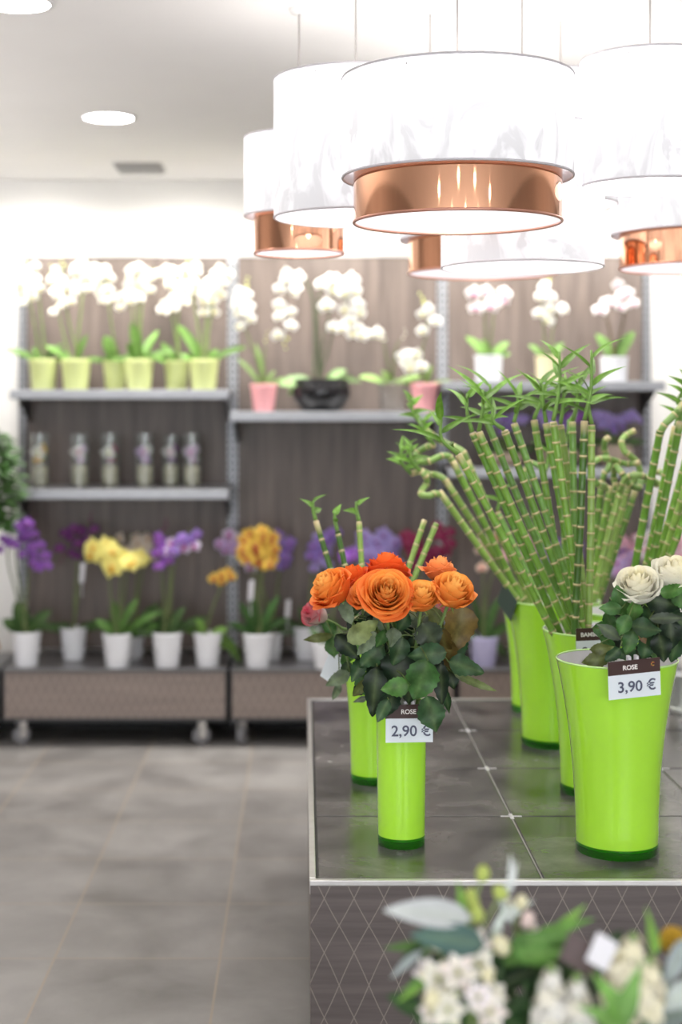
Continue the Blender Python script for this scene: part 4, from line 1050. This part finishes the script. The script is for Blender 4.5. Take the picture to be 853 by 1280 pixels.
# ------------------------------------------------------------------ pendant lamps
def lamp(px, D, rw, zb, zt, rc, zc, lab, energy=2.4):
    x = P(px, 0, D).x
    t = thing('pendant_lamp', lab, 'pendant lamp', (x, D, zb), 'drum pendant lamps over the table')
    o = (x, D, 0)
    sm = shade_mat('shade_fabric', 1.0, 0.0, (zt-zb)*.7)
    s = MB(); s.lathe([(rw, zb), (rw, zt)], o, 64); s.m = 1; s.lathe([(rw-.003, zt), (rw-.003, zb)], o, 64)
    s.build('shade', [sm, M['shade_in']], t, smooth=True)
    for z_ in (zb, zt):
        k = MB(); k.lathe([(rw-.0015+.003*math.cos(2*PI*q/8), z_+.003*math.sin(2*PI*q/8)) for q in range(8)], o, 64, close=True)
        k.build('shade_rim', M['shade_rim'], t, smooth=True)
    if rc:
        s = MB(); s.lathe([(rc, zc), (rc, zb+.03)], o, 64); s.m = 1; s.lathe([(rc-.003, zb+.03), (rc-.003, zc)], o, 64)
        cb = s.build('copper_band', [M['copper'], M['shade_in']], t, smooth=True)
        for z_ in (zc,):
            k = MB(); k.lathe([(rc-.001+.0035*math.cos(2*PI*q/8), z_+.0035*math.sin(2*PI*q/8)) for q in range(8)], o, 64, close=True)
            k.build('band_rim', M['copper_rim'], cb, origin=t['_o'], smooth=True)
    MB().lathe([(0, zt-.016), (rw-.004, zt-.016)], o, 48).build('top_diffuser', M['shade_in'], t)
    MB().lathe([(0, zt-.008), (rw-.01, zt-.008)], o, 48).build('fill_disc', M['fill_glow'], t)  # glowing disc added above the opaque shade to light the ceiling
    sp = MB()
    for a in (0, 2*PI/3, 4*PI/3): sp.tube([(x, D, zt-.015), (x+rw*math.cos(a), D+rw*math.sin(a), zt-.015)], .002, 6)
    sp.build('spider', M['cord'], t)
    MB().lathe([(0,-.03),(.02,-.028),(.03,0),(.02,.03),(.014,.05),(.014,.08),(0,.08)], (x, D, (zt+zb)/2+.03), 16).build('bulb', M['glow'], t, smooth=True)
    MB().tube([(x, D, (zt+zb)/2+.1), (x, D, CEIL-.012)], .0026, 8).build('cord', M['cord'], t, smooth=True)
    MB().lathe([(0,-.014),(.022,-.014),(.025,-.003),(.025,0),(0,0)], (x, D, CEIL), 20).build('ceiling_rose', M['white_metal'], t, smooth=True)
    l = bpy.data.lights.new('lamp_bulb', 'POINT'); l.energy = energy; l.color = (1, .95, .88); l.shadow_soft_size = .06
    lo = bpy.data.objects.new('lamp_bulb', l); C.objects.link(lo); lo.parent = t; lo.location = (0, 0, .07)
    return t
lamp(572, 3.30, .2535, 2.002, 2.218, .228, 1.904, 'large white and copper drum pendant nearest the viewer')
lamp(445, 3.72, .203, 1.967, 2.306, 0, 0, 'tall plain white drum pendant left of the large copper one')
lamp(374, 4.10, .150, 2.019, 2.231, .123, 1.917, 'smallest white and copper pendant at far left')
lamp(653, 3.75, .2015, 1.847, 2.186, 0, 0, 'plain white marbled drum pendant hanging lowest')
lamp(605, 4.54, .2535, 2.002, 2.218, .228, 1.902, 'white and copper drum pendant behind the lowest white one')
lamp(538, 4.10, .155, 2.025, 2.25, 0, 0, 'small plain white pendant mostly hidden behind the large copper one')
lamp(701, 4.17, .158, 2.06, 2.408, 0, 0, 'plain white pendant hidden between the large and right lamps')
lamp(813, 3.60, .165, 2.027, 2.328, 0, 0, 'tall plain white drum pendant at the right')
lamp(874, 4.39, .2535, 2.002, 2.218, .228, 1.904, 'white and copper drum pendant cut by the right edge')

# ------------------------------------------------------------------ foreground bunch in floor buckets
def floor_bucket(x, y, r, h, lab):
    t = thing('flower_bucket', lab, 'bucket', (x, y, 0))
    MB().lathe([(0,0),(r*.8,0),(r*.82,.01),(r,h),(r+.006,h),(r+.006,h+.006),(r-.004,h+.006),(r*.78,.02),(0,.02)], (x, y, 0), 32).build('bucket', M['zinc'], t, smooth=True, autosmooth=40)
    return (x, y, r, h)
FD = 1.86
bA = floor_bucket(P(590,0,FD).x, FD, .085, .56, 'zinc bucket under the left foreground flowers')
bB = floor_bucket(P(775,0,FD).x, FD, .085, .56, 'zinc bucket under the right foreground flowers')
def fstem(t, b, tip, foot=None, r=.003, col=(.12,.22,.05)):
    f = foot or Vector((b[0]+rnd.uniform(-.5,.5)*b[2], b[1]+rnd.uniform(-.5,.5)*b[2], .03))
    neck = Vector((b[0]+max(-.7, min(.7, (tip.x-b[0])/b[2]*.5))*b[2], b[1]+max(-.6, min(.6, (tip.y-b[1])/b[2]*.5))*b[2], b[3]))
    cv = bez([f, neck, neck.lerp(tip, .5)+Vector((0,0,.01)), tip], 18)
    s = MB(); s.col = col; s.tube(cv, r, 7); s.build('stem', M['stem'], t, smooth=True)
    return cv
def alst_mesh(name, c1, c2, seed):
    r = random.Random(seed); mb = MB()
    for k in range(6):
        a = k*PI/3 + r.uniform(-.1,.1); d = Vector((math.cos(a), math.sin(a), 1.0 if k % 2 else .85))
        leaf(mb, (0,0,0), d, (-math.cos(a), -math.sin(a), .9), 1.2, 1.0 if k % 2 else .82, c1 if k % 2 else c2, bend=.45, fold=.2, kind='ovate', rib=mixc(c1, (.75,.7,.3), .4), nl=7)
    mb.col = (.75,.66,.25)
    for k in range(4): mb.tube([(0,0,.1), (.12*math.cos(k*1.6), .12*math.sin(k*1.6), .75)], .025, 5)
    mb.col = (.45,.55,.15); mb.lathe([(0,-.25),(.12,-.18),(.16,0),(.1,.15)], (0,0,0), 8)
    return mb.mesh(name, M['petal'])
ALST = [alst_mesh('blossom', (.88,.84,.82), (.86,.74,.76), 1), alst_mesh('blossom', (.90,.89,.84), (.85,.83,.70), 2), alst_mesh('blossom', (.86,.80,.88), (.88,.86,.86), 3)]
GBUD = bud_mesh('bud', (.52,.62,.16)); CBUD = bud_mesh('bud', (.84,.80,.55)); PBUD = bud_mesh('bud', (.88,.72,.68))
def alstroemeria(b, blooms, buds, lab, leaves=(), D=FD):
    c = sum((P(x, y, D+d) for x, y, s_, d, f in blooms), Vector())/len(blooms)
    t = thing('alstroemeria', lab, 'cut flower', (b[0], b[1], .03), 'pale alstroemeria in the foreground')
    hub = c + Vector((0, .03, -.06))
    fstem(t, b, hub)
    for i, (x, y, s_, d, f) in enumerate(blooms):
        p = P(x, y, D+d); R = facing(f, i); r = s_/2*D/F*.98
        s = MB(); s.col = (.25,.36,.10); s.tube(bez([hub, hub.lerp(p, .6)+Vector((0,.01,0)), p - Vector(f).normalized()*r*.2], 8), .0018, 6); s.build('flower_stalk', M['stem'], t, smooth=True)
        place(ALST[i % 3], 'blossom', t, p - Vector(f).normalized()*r*.55, R, r*.78)
    for i, (x, y, s_, d, me, tilt) in enumerate(buds):
        p = P(x, y, D+d); s = MB(); s.col = (.25,.36,.10); s.tube(bez([hub, hub.lerp(p, .5)+Vector((0,.015,0)), p], 8), .0016, 6); s.build('flower_stalk', M['stem'], t, smooth=True)
        place(me, 'bud', t, p, Euler((0, tilt, 0)), s_*D/F)
    if leaves:
        lf = MB()
        for (x, y, L, W, ang, col, d) in leaves:
            a = math.radians(ang); ax = Vector((math.cos(a), -.15, math.sin(a))); p = P(x, y, D+d)
            leaf(lf, p-ax.normalized()*L*D/F*.5, ax, (rnd.uniform(-.4,.4), -1, .5), L*D/F, W*D/F, col, bend=.25, kind='lance')
            lf.col = (.1,.2,.04); lf.tube([hub - Vector((0,0,.02)), p-ax.normalized()*L*D/F*.5], .0014, 5)
        lf.build('leaves', M['leaf'], t, smooth=True)
    return t
fg, fd, fb = (.10,.25,.04), (.028,.075,.024), (.16,.33,.05)
alstroemeria(bA, [(596,1178,52,-.02,(0,-.8,.6)),(545,1222,60,-.06,(-.4,-.8,.4)),(528,1212,48,-.02,(-.7,-.5,.5)),(575,1215,58,-.08,(.1,-.9,.4)),(605,1205,54,-.05,(.5,-.8,.4))],
   [(548,1178,26,-.02,CBUD,.5),(627,1182,28,-.01,CBUD,-.7),(591,1130,22,.02,GBUD,.15),(604,1092,22,.03,GBUD,.05),(596,1143,24,.0,GBUD,-.25),(588,1120,20,.03,GBUD,.3),(626,1116,22,.02,GBUD,-.9)],
   'pale pink-white alstroemeria in the foreground, left bunch', [(577,1122,46,16,95,fb,.0),(522,1228,60,12,205,fg,-.03),(640,1190,70,22,15,fd,.02)])
alstroemeria(bA, [(615,1262,60,-.10,(.3,-.8,.5)),(560,1262,56,-.10,(-.1,-.9,.3)),(600,1245,46,-.12,(.1,-.9,.5)),(536,1265,46,-.08,(-.6,-.7,.3)),(625,1240,42,-.06,(.6,-.6,.5))],
   [(540,1250,24,-.1,CBUD,.3),(610,1220,20,-.08,CBUD,.0)], 'lower pale alstroemeria at the bottom edge, left bunch', [(575,1278,70,16,250,fd,-.05)])
alstroemeria(bA, [(665,1158,32,.03,(.2,-.6,.8)),(640,1130,26,.03,(.6,-.6,.4))], [(660,1150,22,.02,PBUD,.3),(652,1128,20,.02,CBUD,.2)], 'slim budding alstroemeria near the centre of foreground', ())
# felted grey leaves
def sprig(b, name, cat, lab, leaves, mt, group, D=FD, kind='ovate', stemcol=(.1,.18,.06)):
    c = sum((P(l[0], l[1], D+l[6]) for l in leaves), Vector())/len(leaves)
    t = thing(name, lab, cat, (b[0], b[1], .03), group)
    cv = fstem(t, b, c + Vector((0,.03,0)), col=stemcol)
    lf = MB()
    for (x, y, L, W, ang, col, d) in leaves:
        a = math.radians(ang); ax = Vector((math.cos(a), rnd.uniform(-.35,.1), math.sin(a))).normalized(); p = P(x, y, D+d)
        b0 = p-ax*L*D/F*.5
        leaf(lf, b0, ax, (rnd.uniform(-.3,.3), -.8, .7), L*D/F, W*D/F, jit(col, .15), bend=rnd.uniform(.1,.4), kind=kind, fold=.15)
        k = min(range(8, 19), key=lambda i: (cv[i]-b0).length)
        lf.col = tuple(x_*.8 for x_ in col); lf.tube(bez([cv[k], (cv[k]+b0)/2+Vector((0,.008,0)), b0], 5), .0016, 5)
    lf.build('leaves', mt, t, smooth=True)
    return t
fe, fe2 = (.50,.53,.54), (.30,.35,.36)
sprig(bA, 'felted_sprig', 'foliage', 'silvery grey felted leaf sprig at left of foreground bunch', [(534,1140,112,42,172,fe,-.03),(560,1172,95,46,168,(.05,.11,.10),-.05),(505,1205,60,14,215,fe2,.02)], M['felt'], 'grey foliage in the foreground')
sprig(bA, 'dusty_miller_sprig', 'foliage', 'wispy silver sprig standing tallest in the foreground', [(640,1100,50,14,70,(.6,.63,.64),.02),(630,1128,60,14,110,(.5,.55,.56),.03),(640,1085,36,12,95,(.6,.63,.64),.03),(622,1160,60,18,75,(.5,.56,.54),.02),(648,1135,46,16,40,(.55,.6,.58),.02),(610,1190,60,14,80,(.42,.5,.42),.02)], M['felt'], 'grey foliage in the foreground', kind='lance')
sprig(bB, 'felted_sprig', 'foliage', 'grey green felted leaves at the bottom right corner', [(845,1205,70,26,240,fe2,-.02),(850,1245,80,34,200,(.40,.45,.44),-.04),(838,1268,80,34,190,(.16,.2,.19),-.02),(790,1262,60,30,210,(.2,.26,.22),-.06)], M['felt'], 'grey foliage in the foreground')
Lf = []
for k in range(44):
    x, y = rnd.uniform(515, 720), rnd.uniform(1185, 1290)
    Lf.append((x, y, rnd.uniform(50,85), rnd.uniform(16,26), rnd.choice((200,230,320,340,20,160,270)), jit(fd if rnd.random() < .7 else (.015,.035,.015), .4), rnd.uniform(.0,.08)))
sprig(bA, 'green_sprig', 'foliage', 'dark green leafy filler in the left foreground bunch', Lf[:24], M['leaf'], 'green filler foliage')
sprig(bA, 'green_sprig', 'foliage', 'bright green leaf fan at the centre of foreground', [(700,1160,90,24,35,fg,-.01),(680,1172,90,26,20,(.10,.25,.05),-.02),(712,1150,60,18,50,fb,.0),(690,1190,90,26,10,fg,-.03),(660,1180,80,24,40,(.09,.22,.04),.0),(715,1178,80,20,5,(.08,.2,.04),-.01),(672,1200,80,26,330,(.06,.16,.03),-.02)], M['leaf'], 'green filler foliage', kind='lance')
sprig(bA, 'green_sprig', 'foliage', 'dark leaf sprig behind the left grey felted leaf', [(512,1182,64,16,170,(.06,.14,.03),.04),(535,1185,80,26,190,fd,.03),(560,1190,80,28,200,(.03,.08,.025),.02),(575,1168,60,22,120,(.08,.18,.04),.03),(520,1235,70,12,210,fb,.0)], M['leaf'], 'green filler foliage')
sprig(bB, 'green_sprig', 'foliage', 'dark green leafy filler in the right foreground bunch', Lf[24:]+[(x+110, y, L, W, a, c, d) for x, y, L, W, a, c, d in Lf[:20]], M['leaf'], 'green filler foliage')
sprig(bB, 'green_sprig', 'foliage', 'upright bright green blade among cream flowers', [(816,1163,60,18,97,fb,-.03),(765,1245,70,30,120,(.12,.28,.05),-.12),(790,1240,80,30,70,(.11,.26,.05),-.12),(758,1270,70,32,150,(.13,.28,.06),-.12)], M['leaf'], 'green filler foliage', kind='lance')
# white stocks: spires of frilly florets
def floret_mesh(name, c, seed):
    r = random.Random(seed); mb = MB()
    for ring, n, L, up in ((0, 6, 1.0, .25), (1, 5, .75, .7), (2, 4, .5, 1.2)):
        for k in range(n):
            a = k*2*PI/n + ring*.5 + r.uniform(-.2,.2)
            leaf(mb, (0,0,ring*.1), (math.cos(a), math.sin(a), up), (-math.cos(a)*up, -math.sin(a)*up, 1), L, .8*L, jit(c, .06), bend=.5, fold=-.1, nl=5, wave=.12, rib=mixc(c, (.85,.82,.5), .4))
    return mb.mesh(name, M['petal'])
FLO = [floret_mesh('floret', (.88,.87,.86), 1), floret_mesh('floret', (.90,.87,.80), 2)]
CRE = [floret_mesh('floret', (.90,.86,.68), 3), floret_mesh('floret', (.92,.88,.74), 4)]
def spire(b, x0, y0, x1, y1, w, n, size, lab, flo, name='white_stock', group='white stock spires', D=FD, dd=-.06):
    top = P(x0, y0, D+dd); bot = P(x1, y1, D+dd)
    t = thing(name, lab, 'cut flower', (b[0], b[1], .03), group)
    fstem(t, b, top - Vector((0,0,.01)))
    for k in range(n):
        f = k/(n-1); a = k*2.4
        ctr = top.lerp(bot, f); R_ = w/2*D/F*min(1, .35+f*1.1)
        p = ctr + Vector((math.cos(a)*R_, math.sin(a)*R_, 0))
        place(flo[k % 2], 'floret', t, p, facing((math.cos(a), math.sin(a), .7-.5*f), k), size/2*D/F*(.6+.4*min(1, f*2)))
    lf = MB(); lf.col = (.2,.32,.1); lf.ball(top+Vector((0,0,.004)), .006); lf.build('tip_bud', M['leaf'], t, smooth=True)
spire(bB, 690, 1214, 686, 1305, 34, 22, 32, 'white ruffled stock spire, left of two at bottom edge', FLO)
spire(bB, 722, 1226, 724, 1310, 32, 20, 32, 'white ruffled stock spire, right of two at bottom edge', FLO)
spire(bB, 792, 1175, 775, 1250, 34, 15, 40, 'cream ruffled flower spire beside the white tag', CRE, 'cream_stock', 'cream flower spires')
spire(bB, 812, 1205, 800, 1275, 38, 15, 40, 'cream ruffled flower spire near the bottom right corner', CRE, 'cream_stock', 'cream flower spires')
# yellow globe flower
p = P(842, 1176, FD+.02)
t = thing('globe_flower', 'mustard yellow globe flower at the right edge of foreground', 'cut flower', (bB[0], bB[1], .03))
fstem(t, bB, p)
g = MB()
for k in range(150):
    zc = 1-2*(k+.5)/150; a = k*2.4; rr = math.sqrt(1-zc*zc)
    g.ball(p+Vector((rr*math.cos(a), rr*math.sin(a), zc))*.0155, .0026, (1,1,1), 5, 3, jit((.58,.36,.03), .3))
g.ball(p, .0155, (1,1,1), 10, 8, (.4,.24,.02)); g.build('globe', M['petal'], t, smooth=True)
# white tag with dark back
p = P(753, 1190, FD-.07)
t = thing('flower_tag', 'small tilted white tag with dark holder among foreground flowers', 'tag', tuple(p))
a1 = Vector((.8,-.1,-.45)).normalized(); a2 = Vector((.42,.1,.9)).normalized()
MB().obox(p, a1*.014, a1.cross(a2)*.0006, a2*.018).build('tag_paper', M['tagpaper'], t)
MB().obox(p + Vector((-.022,.012,-.008)), a1*.024, a1.cross(a2)*.0006, a2*.018).build('holder', M['card_brown'], t)
s = MB(); s.col = (.05,.05,.05); s.tube([p + Vector((-.01,.012,-.015)), (bB[0]-.01, bB[1], bB[3]-.05)], .0015, 6); s.build('holder_stick', M['stem'], t)

# ------------------------------------------------------------------ world, camera
w = bpy.data.worlds.new('world'); bpy.context.scene.world = w; w.use_nodes = True
bg = w.node_tree.nodes['Background']; bg.inputs[0].default_value = (.93, .96, 1, 1); bg.inputs[1].default_value = 6.0
cam = bpy.data.cameras.new('camera'); co = bpy.data.objects.new('camera', cam); C.objects.link(co)
co.location = (0, 0, H); co.rotation_euler = (PI/2, 0, 0)
cam.sensor_width = 36; cam.lens = F/1280*36
cam.shift_x = (426.5-VX)/1280; cam.shift_y = -(640-VY)/1280
cam.clip_start = .05; cam.clip_end = 60
cam.dof.use_dof = True; cam.dof.focus_distance = 3.2; cam.dof.aperture_fstop = 1.8
sc = bpy.context.scene; sc.camera = co
sc.view_settings.view_transform = 'Standard'; sc.view_settings.exposure = 0.20; sc.view_settings.gamma = 1.03
for o in roots:
    if '_o' in o: del o['_o']
